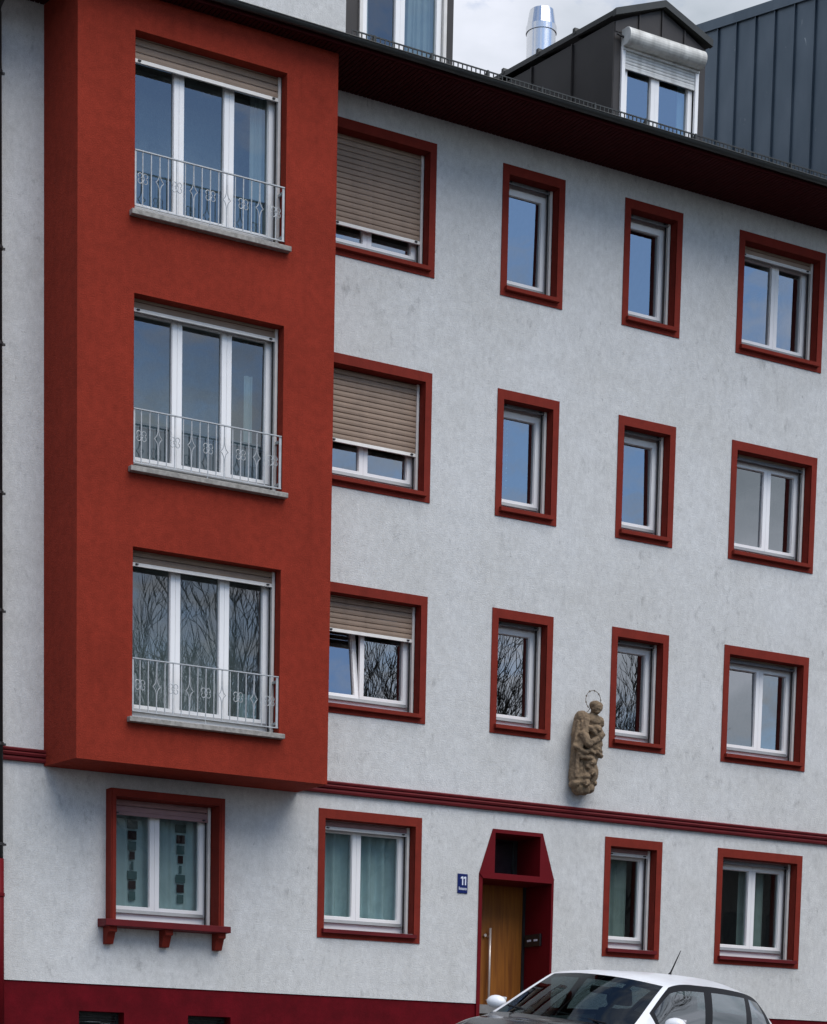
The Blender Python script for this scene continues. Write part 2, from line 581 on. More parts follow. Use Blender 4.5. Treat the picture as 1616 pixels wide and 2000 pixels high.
ROWZ = {3: (9.83, 11.46), 2: (7.05, 8.66), 1: (4.25, 5.87), 0: (1.40, 3.04)}   # surround bottom / top
COLX = {0: (-0.335, 1.24), 1: (2.257, 3.245), 2: (4.23, 5.212), 3: (6.208, 7.778)}
GX = {0: (-0.335, 1.225), 2: (4.222, 5.22), 3: (6.222, 7.81)}
SB, ST = 0.098, 0.12        # side and top width of the painted surround
RD = 0.33                   # depth of the reveals
holes, std = [], []
for r in (3, 2, 1):
    for c in (0, 1, 2, 3):
        std.append((r, c, *COLX[c], *ROWZ[r]))
for c in (0, 2, 3):
    std.append((0, c, *GX[c], *ROWZ[0]))
SILL = 0.12
for r, c, x0, x1, z0, z1 in std:
    holes.append((x0 + SB, x1 - SB, z0 + SILL, z1 - ST))
G0 = (-3.23, -1.83, 1.44, 2.92)
holes.append(G0)
DOOR = (2.20, 3.335, 0.0, 2.33)
NICHE = (2.39, 3.13, 2.41, 2.945)
holes += [DOOR, NICHE]
BW = [(-3.643, -3.04, 0.06, 0.325), (-2.163, -1.563, 0.06, 0.325)]
ZS = 11.77                  # soffit level
wall = wall_with_holes(-9.0, 8.6, 0.655, ZS + 0.15, 0.0, holes)
wall.build('wall', M['wall'], BLD)
pl = wall_with_holes(-9.0, 8.6, -0.3, 0.645, 0.014, [DOOR] + BW)
pl.quad((-9, 0.0, 0.655), (2.2, 0.0, 0.655), (2.2, 0.014, 0.645), (-9, 0.014, 0.645))
pl.quad((3.335, 0.0, 0.655), (8.6, 0.0, 0.655), (8.6, 0.014, 0.645), (3.335, 0.014, 0.645))
pl.build('plinth', M['plinth'], BLD)
# shell: back, sides, inner faces
sh = MB()
sh.quad((-9, 10, -0.3), (8.6, 10, -0.3), (8.6, 10, 12.6), (-9, 10, 12.6))
sh.quad((-9, 0, -0.3), (-9, 10, -0.3), (-9, 10, 12.6), (-9, 0, 12.6))
sh.quad((8.6, 0, -0.3), (8.6, 10, -0.3), (8.6, 10, 12.6), (8.6, 0, 12.6))
sh.build('shell', M['wall'], BLD)
fl = MB()
for zf in (0.55, 3.3, 6.1, 8.9, 11.75):
    fl.box(-8.9, 8.5, 0.34, 3.6, zf, zf + 0.12)
for xp in (-1.0, 1.75, 3.7, 5.7):
    fl.box(xp, xp + 0.1, 0.34, 3.6, 0.6, 11.75)
fl.box(-8.9, 8.5, 3.6, 3.7, 0.0, 11.75)
fl.build('interior_wall', M['interior'], BLD)

# ---- shared slat meshes
_slat = {}
def slat_mesh(w, h, mat):
    k = (round(w, 3), round(h, 3), mat.name)
    if k not in _slat:
        pr = [(0.004, 0.0), (-0.001, h * 0.10), (-0.004, h * 0.45), (-0.001, h * 0.86), (0.006, h * 0.93), (0.010, h * 0.90), (0.008, 0.0)]
        _slat[k] = MB().prism_x(pr, 0, w).mesh('slat', mat)
    return _slat[k]

def tube_pts(fn, n):
    return [fn(i / (n - 1)) for i in range(n)]

def sash_mb(x0, x1, z0, z1, wl, wr, wb, wt, y, d=0.045):
    """casement: stepped frame"""
    mb = ring(x0, x1, z0, z1, x0 + wl, x1 - wr, z0 + wb, z1 - wt, y, y + d)
    e = 0.014
    ring(x0 + wl - e, x1 - wr + e, z0 + wb - e, z1 - wt + e, x0 + wl + 0.006, x1 - wr - 0.006, z0 + wb + 0.006, z1 - wt - 0.006, y + d * 0.4, y + d + 0.012, mb)
    return mb

rnd_p = random.Random(5)
def fit_window(win, x0, x1, z0, z1, yf, n, rail_z, slat_m, glass, slat_h=0.066, tilt_left=False, yg=0.15, mull=None, drip=True, box_top=None, first_tilt=None, rail_m=None):
    """frame, sashes, panes, guides and shutter inside the opening x0..x1, z0..z1 whose front is at yf"""
    yG = yf + yg
    yS = yG + 0.095
    fr = MB()
    ring(x0 - 0.03, x1 + 0.05, z0 - 0.01, z1 + 0.01, x0 + 0.030, x1 - 0.030, z0 + 0.10, z1 - 0.06, yS + 0.012, yS + 0.09, fr)
    ring(x0 + 0.020, x1 - 0.020, z0 + 0.09, z1 - 0.05, x0 + 0.04, x1 - 0.042, z0 + 0.12, z1 - 0.07, yS + 0.003, yS + 0.05, fr)
    fr.build('frame', M['white'], win)
    if drip:
        MB().prism_x([(yS - 0.030, z0 + 0.104), (yS + 0.02, z0 + 0.100), (yS + 0.02, z0 + 0.150), (yS - 0.016, z0 + 0.146)], x0 + 0.05, x1 - 0.06).build('drip_rail', M['alu'], win)
    a, b = x0 + 0.028, x1 - 0.034
    cuts = [a, *(mull or [a + (b - a) * i / n for i in range(1, n)]), b]
    for i in range(n):
        sa, sb = cuts[i] + 0.0015, cuts[i + 1] - 0.0015
        wl = 0.066 if i == 0 else 0.063
        wr = 0.080 if i == n - 1 else 0.063
        zb, zt = z0 + 0.115, z1 - 0.06
        ys_ = yS - 0.012
        tl = tilt_left and i == 0
        s = sash_mb(sa, sb, zb, zt, wl, wr, 0.070, 0.075, ys_)
        ty, tz_ = rnd_p.gauss(0, 0.0050), rnd_p.gauss(0, 0.0055)
        yy = [ys_ + 0.042 + ty * a_ * (sb - sa) / 2 + tz_ * b__ * min(0.7, (zt - zb) / 2) for a_, b__ in ((-1, -1), (1, -1), (1, 1), (-1, 1))]
        p = MB().quad((sa + wl, yy[0], zb + 0.07), (sb - wr, yy[1], zb + 0.07), (sb - wr, yy[2], zt - 0.075), (sa + wl, yy[3], zt - 0.075))
        if tl:
            k = 0.15                                    # tilted inwards at the top
            for mb in (s, p):
                mb.v = [(x, y + (z - zb) * k, z) for x, y, z in mb.v]
        so = s.build('sash', M['white'], win)
        p.build('pane', glass, win)
    # guides
    for xa, xb in ((x0, x0 + 0.042), (x1 - 0.042, x1)):
        g_ = MB()
        g_.box(xa, xb, yG - 0.018, yG - 0.002, z0 + 0.004, z1)
        g_.box(xa, xb, yG + 0.016, yG + 0.024, z0 + 0.004, z1)
        g_.box(xa if xa == x0 else xb - 0.008, xa + 0.008 if xa == x0 else xb, yG - 0.018, yG + 0.024, z0 + 0.004, z1)
        g_.build('guide_rail', M['rail_white'], win)
    for xa in (x0 + 0.043, x1 - 0.060):
        MB().box(xa, xa + 0.017, yG + 0.026, yG + 0.040, z0 + 0.004, z1).build('gap_shade', M['black'], win)  # black strip stands in for the shaded gap between guide and frame
    # shutter
    rh = 0.042
    MB().prism_x([(yG - 0.012, rail_z), (yG + 0.014, rail_z), (yG + 0.014, rail_z + rh), (yG - 0.006, rail_z + rh)], x0 + 0.012, x1 - 0.012).build('bottom_rail', rail_m or M['rail_white'], win)
    for hx in (x0 + 0.10, x1 - 0.12):
        MB().box(hx, hx + 0.035, yG - 0.026, yG - 0.008, rail_z + 0.016, rail_z + 0.030).build('stopper', M['black'], win)
    z = rail_z + rh
    w = x1 - x0 - 0.05
    k = 0
    while z < z1 + 0.01 and k < 40:
        put(slat_mesh(w, slat_h, slat_m), 'slat', win, (x0 + 0.025, yG, z))
        z += slat_h
        k += 1

rail_by = {(3, 0): 10.26, (2, 0): 7.64, (1, 0): 5.30, (3, 3): 11.20, (0, 0): 2.80, (0, 2): 2.815, (0, 3): 2.85,
           (3, 1): 11.30, (3, 2): 11.30, (2, 1): 8.50, (2, 2): 8.50, (2, 3): 8.465, (1, 1): 5.70, (1, 2): 5.70, (1, 3): 5.68}
for r, c, x0, x1, z0, z1 in std:
    ix0, ix1, iz0, iz1 = x0 + SB, x1 - SB, z0 + SILL, z1 - ST
    su = ring(x0, x1, z0, z1, ix0, ix1, iz0 - 0.02, iz1, -0.012, 0.0)
    # reveals
    su.quad((ix1, -0.012, iz0 - .02), (ix1, -0.012, iz1), (ix1, RD, iz1), (ix1, RD, iz0 - .02))
    su.quad((ix0, -0.012, iz0 - .02), (ix0, -0.012, iz1), (ix0, RD, iz1), (ix0, RD, iz0 - .02))
    su.quad((ix0, -0.012, iz1), (ix1, -0.012, iz1), (ix1, RD, iz1), (ix0, RD, iz1))
    win = su.build('window', M['trim_red'], BLD)
    led = MB().prism_x([(-0.068, iz0 - 0.056), (0.0, iz0 - 0.060), (RD, iz0 - 0.05), (RD, iz0 + 0.018), (0.16, iz0 + 0.012), (-0.068, iz0 - 0.008)], ix0 - 0.035, ix1 + 0.022)
    lo = led.build('sill', M['wine'] if r == 0 else M['trim_red'], win)
    n = 2 if c in (0, 3) else 1
    dull = (r, c) not in ((3, 0), (2, 0), (1, 0), (0, 0), (0, 2))
    gl = M['glass_lo'] if r == 0 else M['glass_hi']
    fit_window(win, ix0, ix1, iz0, iz1, 0.0, n, rail_by[(r, c)], M['slat_rose'] if r == 0 else M['slat'], gl, tilt_left=(r, c) == (1, 0), mull={0: [0.370], 3: [7.07]}.get(c),
               rail_m=M['alu'] if dull and (r, c) != (3, 3) else None)

# ---- left ground floor window with boxed surround and console sill
x0, x1, z0, z1 = G0
su = ring(-3.30, -1.755, 1.43, 3.01, x0, x1, z0, z1, -0.16, 0.0)
for xx in (x0, x1):
    su.quad((xx, 0, z0), (xx, 0, z1), (xx, RD, z1), (xx, RD, z0))
su.quad((x0, 0, z1), (x1, 0, z1), (x1, RD, z1), (x0, RD, z1))
e = 0.02
ring(-3.285, -1.770, 1.43, 2.995, x0 - e, x1 + e, z0, z1 + e, -0.172, -0.158, su)
win = su.build('window', M['trim_red'], BLD)
cs = MB().prism_x([(-0.26, 1.355), (0.0, 1.350), (RD, 1.35), (RD, 1.458), (0.0, 1.452), (-0.26, 1.434)], -3.405, -1.705)
bevel(cs.build('console_sill', M['wine'], win), 0.006)
for bx in (-3.335, -2.58, -1.85):
    bk = MB().prism_x([(0.0, 1.145), (0.0, 1.356), (-0.20, 1.356), (-0.20, 1.29), (-0.15, 1.28), (-0.085, 1.145)], bx, bx + 0.105)
    bevel(bk.build('bracket', M['trim_red'], win), 0.006)
fit_window(win, x0, x1, z0 + 0.015, z1, 0.0, 2, 2.735, M['slat_rose'], M['glass_lo'], yg=0.10, mull=[-2.563], rail_m=M['slat_rose'], slat_h=0.075)

# ---- string course
cor = MB()
prof = [(0.0, 3.233), (-0.045, 3.236), (-0.052, 3.262), (-0.045, 3.286), (-0.030, 3.290), (-0.060, 3.298), (-0.070, 3.322), (-0.060, 3.338), (-0.034, 3.342), (-0.056, 3.352), (-0.062, 3.372), (-0.050, 3.384), (0.0, 3.396)]
cor.prism_x(prof, -9.0, -4.10)
cor.build('cornice', M['wine'], BLD)
cor = MB().prism_x(prof, -0.655, 8.6)
cor.build('cornice', M['wine'], BLD)

# ---- the red bay
YB = -0.80
BX0, BX1, BZ0 = -4.02, -0.655, 3.205
bay_rows = [(9.416, 11.384, 11.11), (6.583, 8.525, 8.38), (3.741, 5.695, 5.515)]    # sill top, opening top, shutter rail
OX0, OX1 = -3.312, -1.347
bh = [(OX0, OX1, zb, zt) for zb, zt, _ in bay_rows]
b_ = wall_with_holes(BX0, BX1, BZ0, ZS, YB, bh)
b_.quad((-4.11, 0, BZ0), (BX0, YB, BZ0), (BX0, YB, ZS), (-4.11, 0, ZS))
b_.quad((BX1, YB, BZ0), (BX1, 0, BZ0), (BX1, 0, ZS), (BX1, YB, ZS))
b_.quad((-4.11, 0, BZ0), (BX1, 0, BZ0), (BX1, YB, BZ0), (BX0, YB, BZ0))
BR = 0.34
for zb, zt in [(h[2], h[3]) for h in bh]:
    b_.quad((OX0, YB, zb), (OX0, YB + BR, zb), (OX0, YB + BR, zt), (OX0, YB, zt))
    b_.quad((OX1, YB, zb), (OX1, YB + BR, zb), (OX1, YB + BR, zt), (OX1, YB, zt))
    b_.quad((OX0, YB, zt), (OX1, YB, zt), (OX1, YB + BR, zt), (OX0, YB + BR, zt))
    b_.quad((OX0, YB, zb), (OX1, YB, zb), (OX1, YB + BR, zb), (OX0, YB + BR, zb))
b_.build('bay', M['bay_red'], BLD)
for k, (zb, zt, zr) in enumerate(bay_rows):
    win = MB().prism_x([(YB - 0.085, zb - 0.058), (YB + 0.3, zb - 0.058), (YB + 0.3, zb + 0.012), (YB - 0.085, zb)], OX0 - 0.065, OX1 + 0.045).build('window', M['stone'], BLD)
    bevel(win, 0.006)
    fit_window(win, OX0, OX1, zb + 0.012, zt, YB, 3, zr, M['slat'], M['glass_bay'], slat_h=0.074, yg=0.16, mull=[-2.645, -1.99])
    if k < 2:      # grooved panel standing inside, behind the lower part of the panes
        pm = MB()
        top = (10.03, 7.22)[k]
        xx = OX0 + 0.05
        while xx < OX1 - 0.14:
            pm.box(xx, xx + 0.082, YB + 0.36, YB + 0.38, zb + 0.05, top - 0.06)
            xx += 0.094
        pm.box(OX0 + 0.02, OX1 - 0.08, YB + 0.35, YB + 0.385, top - 0.06, top)
        pm.box(OX0 + 0.02, OX1 - 0.08, YB + 0.382, YB + 0.39, zb + 0.05, top - 0.06)
        pm.build('privacy_panel', M['panel_blue'], win)

# ---- wrought iron railings in front of the bay windows
YR = YB + 0.022
def railing(zb, zt):
    x0, x1 = OX0 + 0.008, OX1 - 0.006
    o = MB()
    o.box(x0, x1, YR - 0.014, YR + 0.010, zt - 0.012, zt)
    ro = o.build('balcony_railing', M['iron'], BLD)
    MB().box(x0, x1, YR - 0.012, YR + 0.008, zb, zb + 0.012).build('lower_rail', M['iron'], ro)
    MB().box(x1 - 0.030, x1, YR - 0.006, YR + 0.006, zb, zt - 0.012).build('end_post', M['iron'], ro)
    MB().box(x0, x0 + 0.02, YR - 0.006, YR + 0.006, zb, zt - 0.012).build('end_post', M['iron'], ro)
    for zz in (zb + 0.045, zt - 0.075):
        MB().box(x1 - 0.026, x1 - 0.004, YR + 0.006, YB + 0.15, zz, zz + 0.030).build('bracket', M['iron'], ro)
    MB().tube([(-2.34, YR, zb), (-2.34, YR, zb - 0.075)], 0.007).build('foot', M['iron'], ro)
    zc = zb + 0.313
    zm = (zb + 0.012, zt - 0.012)
    bar = MB().tube([(0, 0, zm[0]), (0, 0, zm[1])], 0.0078, 6).mesh('bar', M['iron'])
    # diamond: the bar splits into two concave arcs
    dm = MB()
    H, W = 0.17, 0.046
    dm.tube([(0, 0, zm[0]), (0, 0, zc - H)], 0.0078, 6)
    dm.tube([(0, 0, zc + H), (0, 0, zm[1])], 0.0078, 6)
    for s in (-1, 1):
        pts = []
        for i in range(33):
            t = -1 + 2 * i / 32
            pts.append((s * (0.004 + W * max(0, 1 - abs(t)) ** 4.6), 0, zc + t * H))
        dm.tube(pts, 0.0055, 5)
    dm = dm.mesh('ornament', M['iron'])
    # scrolls: two S curves touching the bar
    sc = MB()
    sc.tube([(0, 0, zm[0]), (0, 0, zm[1])], 0.0078, 6)
    for s in (-1, 1):
        pts = []
        r = 0.0265                # an S curve curled at both ends
        for i in range(17):
            t = R(250 - 310 * i / 16)
            pts.append((s * (0.034 + r * math.cos(t)), -0.004, zc + r + 0.003 + r * math.sin(t)))
        low = [(s * (0.034 - (p[0] * s - 0.034)), -0.004, 2 * zc - p[2]) for p in pts][::-1]
        sc.tube(low, 0.0046, 5)
        sc.tube(pts, 0.0046, 5)
    sc = sc.mesh('ornament', M['iron'])
    for i in range(17):
        xx = -3.203 + 0.1084 * i
        if i % 4 == 0:
            put(sc, 'ornament', ro, (xx, YR, 0))
        elif i % 4 == 2:
            put(dm, 'ornament', ro, (xx, YR, 0))
        else:
            put(bar, 'bar', ro, (xx, YR, 0))
for zb, zt in ((9.487, 10.105), (6.641, 7.259), (3.817, 4.436)):
    railing(zb, zt)

# ---- eaves
YE = -1.0
so = MB()
so.box(-9, 8.6, YE, 0.0, ZS + 0.022, ZS + 0.04)
so.box(-9, 8.6, YE - 0.004, YE + 0.02, ZS + 0.006, ZS + 0.062)
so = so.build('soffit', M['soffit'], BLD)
bd = MB()
x = -9.0
while x < 8.55:
    bd.box(x, x + 0.047, YE + 0.022, -0.002, ZS, ZS + 0.021)
    x += 0.0605
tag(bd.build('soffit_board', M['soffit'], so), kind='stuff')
gu = MB()
yc, zc, rg = YE - 0.055, ZS + 0.085, 0.050
pts_o = [(yc + rg * math.cos(R(t)), zc + rg * math.sin(R(t))) for t in range(180, 361, 15)]
pts_i = [(yc + (rg - 0.006) * math.cos(R(t)), zc + (rg - 0.006) * math.sin(R(t))) for t in range(360, 179, -15)]
gu.prism_x(pts_o + pts_i, -9, 8.6)
gu.tube([(-9, yc - rg, zc + 0.002), (8.6, yc - rg, zc + 0.002)], 0.009, 8)
gut = gu.build('gutter', M['gutter'], BLD)
br = MB()
for a in range(180, 360, 20):
    p = [(yc + (rg + 0.003) * math.cos(R(a + d)), zc + (rg + 0.003) * math.sin(R(a + d))) for d in (0, 20)]
    br.quad((0, *p[0]), (0.03, *p[0]), (0.03, *p[1]), (0, *p[1]))
br = br.mesh('gutter_bracket', M['gutter'])
x = -8.7
while x < 8.5:
    put(br, 'gutter_bracket', gut, (x, 0, 0))
    x += 0.8
# ---- roof
rf = MB()
PIT = math.tan(R(24))
def zroof(y):
    return ZS + 0.075 + (y - YE) * PIT
rf.quad((-9, YE - 0.03, zroof(YE - 0.03)), (8.6, YE - 0.03, zroof(YE - 0.03)), (8.6, 6.5, zroof(6.5)), (-9, 6.5, zroof(6.5)))
rf.quad((-9, 6.5, zroof(6.5)), (8.6, 6.5, zroof(6.5)), (8.6, 13.5, zroof(-0.5)), (-9, 13.5, zroof(-0.5)))
ROOF = rf.build('roof', M['roof'], BLD)
# snow guard: square-mesh grating
sg = MB()
ysg = YE + 0.16
zb0, zt0 = zroof(ysg) - 0.01, 12.068
SGM = MB().box(-0.5, 8.58, ysg - 0.007, ysg + 0.007, zt0 - 0.014, zt0).box(-0.5, 8.58, ysg - 0.005, ysg + 0.005, zb0 + 0.012, zb0 + 0.022).build('snow_guard', M['gutter'], BLD)
x = -0.5
while x < 8.55:
    sg.box(x, x + 0.012, ysg - 0.006, ysg + 0.006, zb0 - 0.02, zt0 - 0.014)
    x += 0.0655
tag(sg.build('bar', M['gutter'], SGM), kind='stuff')
x = -0.2
while x < 8.5:
    MB().prism_x([(ysg - 0.012, zb0 - 0.03), (ysg + 0.16, zb0 + 0.02), (ysg + 0.012, zt0 + 0.006), (ysg - 0.012, zt0 + 0.006)], x, x + 0.022).build('support', M['gutter'], SGM)
    x += 0.82

# ---- flue
fx, fy = 4.815, 3.0
fl_ = MB()
N = 40
def lathe(mb, prof, cx, cy, n=N):
    b = len(mb.v)
    for r_, z_ in prof:
        for q in range(n):
            t = 2 * math.pi * q / n
            mb.v.append((cx + r_ * math.cos(t), cy + r_ * math.sin(t), z_))
    for j in range(len(prof) - 1):
        for q in range(n):
            q2 = (q + 1) % n
            mb.f.append((b + j * n + q, b + j * n + q2, b + (j + 1) * n + q2, b + (j + 1) * n + q))
    return mb
lathe(fl_, [(0.213, 13.2), (0.213, 14.86)], fx, fy)
fo = fl_.build('chimney', M['steel'], ROOF, smooth=True)
cp = MB()
lathe(cp, [(0.213, 14.86), (0.226, 14.865), (0.226, 14.95), (0.216, 14.955), (0.178, 15.175), (0.160, 15.18), (0.16, 14.9)], fx, fy)
cp.build('chimney_cap', M['steel'], ROOF, smooth=False)

# ---- white rendered wall dormer above the bay
ww = MB()
ww.box(-6.5, -0.12, 0.0, 3.0, 12.02, 15.2)
wd = ww.build('wall_dormer', M['wall'], BLD)
MB().box(-6.5, -0.10, -0.03, -0.001, 11.98, 12.19).box(-0.19, -0.10, -0.032, -0.001, 12.19, 12.235).build('flashing', M['dark_metal'], wd)

# ---- first metal dormer (its top is above the picture)
def dormer_frame(dm, x0, x1, z0, z1, y, xm, glass, rail_z=None, slats=0):
    fr = ring(x0, x1, z0, z1, x0 + 0.03, x1 - 0.03, z0 + 0.05, z1 - 0.05, y + 0.03, y + 0.10)
    fr.build('frame', M['white'], dm)
    h = 0.062
    for a, b in ((x0 + 0.02, xm), (xm, x1 - 0.02)):
        sash_mb(a + 0.001, b - 0.001, z0 + 0.03, z1 - 0.03, 0.066, 0.066, 0.07, 0.07, y + 0.012).build('sash', M['white'], dm)
        MB().quad((a + h, y + 0.052, z0 + 0.09), (b - h, y + 0.052, z0 + 0.09), (b - h, y + 0.052, z1 - 0.09), (a + h, y + 0.052, z1 - 0.09)).build('pane', glass, dm)

yd = 0.30
d1 = MB()
d1.prism_y([(0.03, 12.2), (0.23, 12.2), (0.23, 15.0), (0.03, 15.0)], yd, yd + 0.1)
d1.prism_y([(1.52, 12.2), (1.635, 12.2), (1.635, 15.0), (1.52, 15.0)], yd, yd + 0.1)
d1.box(0.23, 1.52, yd, yd + 0.1, 14.6, 15.0)
d1.box(0.23, 1.52, yd, yd + 0.1, 12.2, 12.36)
d1.box(0.03, 0.10, yd + 0.1, 4.0, 12.3, 15.0)
d1.box(1.565, 1.635, yd + 0.1, 4.0, 12.3, 15.0)
d1.box(0.03, 1.635, yd + 0.1, 4.0, 14.9, 15.0)
d1.box(0.1, 1.56, 3.9, 4.0, 12.3, 14.9)
d1 = d1.build('dormer', M['dark_metal'], BLD)
MB().box(-0.05, 1.72, yd - 0.15, 4.1, 15.0, 15.12).build('roof', M['dark_metal'], d1)
dormer_frame(d1, 0.27, 1.475, 12.36, 14.6, yd, 0.845, M['glass_bay'])
for xa in (0.232, 1.472):
    MB().box(xa, xa + 0.046, yd - 0.03, yd + 0.02, 12.36, 14.6).build('guide_rail', M['rail_white'], d1)

# ---- second metal dormer with gabled front and roller box
DX0, DX1 = 3.975, 5.505
d2 = MB()
wx0, wx1, wz0, wz1 = 4.09, 5.37, 12.36, 13.36
d2.prism_y([(DX0, 12.15), (wx0, 12.15), (wx0, 13.62), (DX0, 13.62)], 0.0, 0.12)
d2.prism_y([(wx1, 12.15), (DX1, 12.15), (DX1, 13.62), (wx1, 13.62)], 0.0, 0.12)
d2.box(wx0, wx1, 0.0, 0.12, 12.15, wz0)
apx = (DX0 + DX1) / 2
d2.box(DX0 + 0.006, DX1, 0.121, 5.2, 13.60, 13.64)
d2.box(DX0 + 0.1, DX1 - 0.1, 3.9, 4.0, 12.3, 13.6)
d2.prism_y([(wx0, wz1), (wx1, wz1), (wx1, 13.62), (wx0, 13.62)], 0.0, 0.12)
d2 = d2.build('dormer', M['dark_metal'], BLD)
# gable panels with standing seams
gz = lambda xx: 13.62 + (0.33) * (1 - abs(xx - apx) / (apx - DX0 + 0.001))
xs = [DX0, 4.36, apx, 5.12, DX1]
for a, b in zip(xs, xs[1:]):
    MB().prism_y([(a + 0.004, 13.50 if a > 4 else 13.50), (b - 0.004, 13.50), (b - 0.004, gz(b)), (a + 0.004, gz(a))], -0.008, -0.001).build('front_panel', M['dark_metal'], d2)
for a in xs[1:-1]:
    MB().box(a - 0.007, a + 0.007, -0.03, -0.002, 13.45, gz(a)).build('seam', M['dark_metal'], d2)
# cheeks: panels along the depth
ck = [0.0, 0.95, 1.93, 2.9, 4.2]
for a, b in zip(ck, ck[1:]):
    MB().prism_x([(a + 0.004, 12.1), (b - 0.004, 12.1), (b - 0.004, 13.62 + 0.09 * b), (a + 0.004, 13.62 + 0.09 * a)], DX0 - 0.012, DX0 - 0.002).build('cheek_panel', M['dark_metal'], d2)
for a in ck[1:-1]:
    MB().box(DX0 - 0.036, DX0 - 0.011, a - 0.008, a + 0.008, 12.1, 13.62 + 0.09 * a).build('seam', M['dark_metal'], d2)
MB().box(DX1 - 0.012, DX1, 0.121, 4.2, 12.1, 13.62).build('cheek_panel', M['dark_metal'], d2)
# roof with thick verge
vx0, vx1 = 3.925, 5.56
vz, az, th = 13.655, 13.955, 0.088
RFD = MB()
RFD.prism_y([(vx0, vz), (apx, az), (vx1, vz), (vx1, vz + th), (apx, az + th), (vx0, vz + th)], -0.09, -0.02)
dr = RFD.build('roof', M['gutter'], d2)
rs = MB()
for s, xe in ((0, vx0), (1, vx1)):
    i = len(rs.v)
    y0, y1, up = -0.019, 4.4, 0.42
    rs.poly([(xe, y0, vz + th - 0.07), (apx, y0, az + th - 0.07), (apx, y1, az + th - 0.07 + up), (xe, y1, vz + th - 0.07 + up)])
    rs.poly([(xe, y0, vz + th - 0.004), (apx, y0, az + th - 0.004), (apx, y1, az + th - 0.004 + up), (xe, y1, vz + th - 0.004 + up)])
    rs.poly([(xe, y0, vz + th - 0.07), (xe, y1, vz + th - 0.07 + up), (xe, y1, vz + th - 0.004 + up), (xe, y0, vz + th - 0.004)])
rs.build('roof_sheet', M['gutter'], d2)
for k in range(4):
    yk = 0.85 + 0.88 * k
    zz = vz + th - 0.004 + 0.42 * (yk + 0.019) / 4.42
    MB().prism_x([(yk - 0.015, zz - 0.03), (yk + 0.06, zz - 0.03), (yk + 0.05, zz + 0.05), (yk, zz + 0.05)], vx0 - 0.006, apx).build('roof_seam', M['gutter'], d2)
dormer_frame(d2, wx0 + 0.04, wx1 - 0.04, wz0, wz1, 0.01, 4.685, M['glass_hi'])
for xa in (4.085, 5.325):
    bevel(MB().box(xa, xa + 0.055, -0.035, 0.004, 12.30, 13.33).build('guide_rail', M['white'], d2), 0.003)
bx = MB()
pr = [(0.0, 13.30), (-0.05, 13.30)] + [(-0.17 + 0.13 * math.cos(R(t)) * 0.9 + 0.0, 13.42 + 0.125 * math.sin(R(t))) for t in range(300, 89, -15)] + [(0.0, 13.535)]
pr = [(0.0, 13.315)] + [(-0.105 + 0.105 * math.cos(R(t)), 13.425 + 0.11 * math.sin(R(t))) for t in range(285, 89, -15)] + [(0.0, 13.535)]
bx.prism_x(pr, 4.087, 5.378)
bevel(bx.build('roller_box', M['box_white'], d2), 0.004)
MB().box(4.09, 5.375, -0.05, -0.004, 13.285, 13.315).build('box_lip', M['slat_white'], d2)
z = 13.095
while z < 13.31:
    put(slat_mesh(5.325 - 4.14, 0.040, M['slat_white']), 'slat', d2, (4.14, -0.012, z))
    z += 0.040
MB().box(4.14, 5.325, -0.02, 0.0, 13.065, 13.095).build('bottom_rail', M['slat_white'], d2)
MB().tube([(3.98, -0.05, 13.45), (4.09, -0.05, 13.43)], 0.016, 6).build('cable_stub', M['black'], d2)

# ---- doorway
P = [(2.145, 0.0), (2.20, 0.0), (2.20, 2.33), (3.335, 2.33), (3.335, 0.0), (3.37, 0.0), (3.37, 2.39), (3.165, 2.995), (2.35, 2.995), (2.145, 2.39)]
dw = MB()
yp = -0.012
dw.prism_y([(2.145, 0.0), (2.20, 0.0), (2.20, 2.33), (2.145, 2.39)], yp, 0.0)
dw.prism_y([(3.335, 0.0), (3.37, 0.0), (3.37, 2.39), (3.335, 2.33)], yp, 0.0)
dw.prism_y([(2.145, 2.39), (2.39, 2.41), (2.39, 2.945), (2.35, 2.995)], yp, 0.0)
dw.prism_y([(3.37, 2.39), (3.165, 2.995), (3.13, 2.945), (3.13, 2.41)], yp, 0.0)
dw.prism_y([(2.39, 2.945), (3.13, 2.945), (3.165, 2.995), (2.35, 2.995)], yp, 0.0)
dw.prism_y([(2.145, 2.39), (2.20, 2.33), (3.335, 2.33), (3.37, 2.39), (3.13, 2.41), (2.39, 2.41)], yp - 0.014, 0.0)
DD = 0.66
dw.quad((2.20, 0, 0), (2.20, DD, 0), (2.20, DD, 2.33), (2.20, 0, 2.33))
dw.quad((3.335, 0, 0), (3.335, DD, 0), (3.335, DD, 2.33), (3.335, 0, 2.33))
dw.quad((2.20, 0, 2.33), (3.335, 0, 2.33), (3.335, DD, 2.33), (2.20, DD, 2.33))
ND = 0.60
dw.quad((2.39, 0, 2.41), (2.39, ND, 2.41), (2.39, ND, 2.945), (2.39, 0, 2.945))
dw.quad((3.13, 0, 2.41), (3.13, ND, 2.41), (3.13, ND, 2.945), (3.13, 0, 2.945))
dw.quad((2.39, 0, 2.945), (3.13, 0, 2.945), (3.13, ND, 2.945), (2.39, ND, 2.945))
dw.quad((2.39, 0, 2.41), (3.13, 0, 2.41), (3.13, ND, 2.41), (2.39, ND, 2.41))
dwo = dw.build('doorway', M['door_red'], BLD)
MB().quad((2.40, ND - 0.03, 2.45), (3.12, ND - 0.03, 2.45), (3.12, ND - 0.03, 2.945), (2.40, ND - 0.03, 2.945)).build('transom_pane', M['glass_niche'], dwo)
ring(2.39, 3.13, 2.41, 2.945, 2.415, 3.07, 2.455, 2.93, ND - 0.05, ND, None).build('transom_frame', M['black'], dwo)
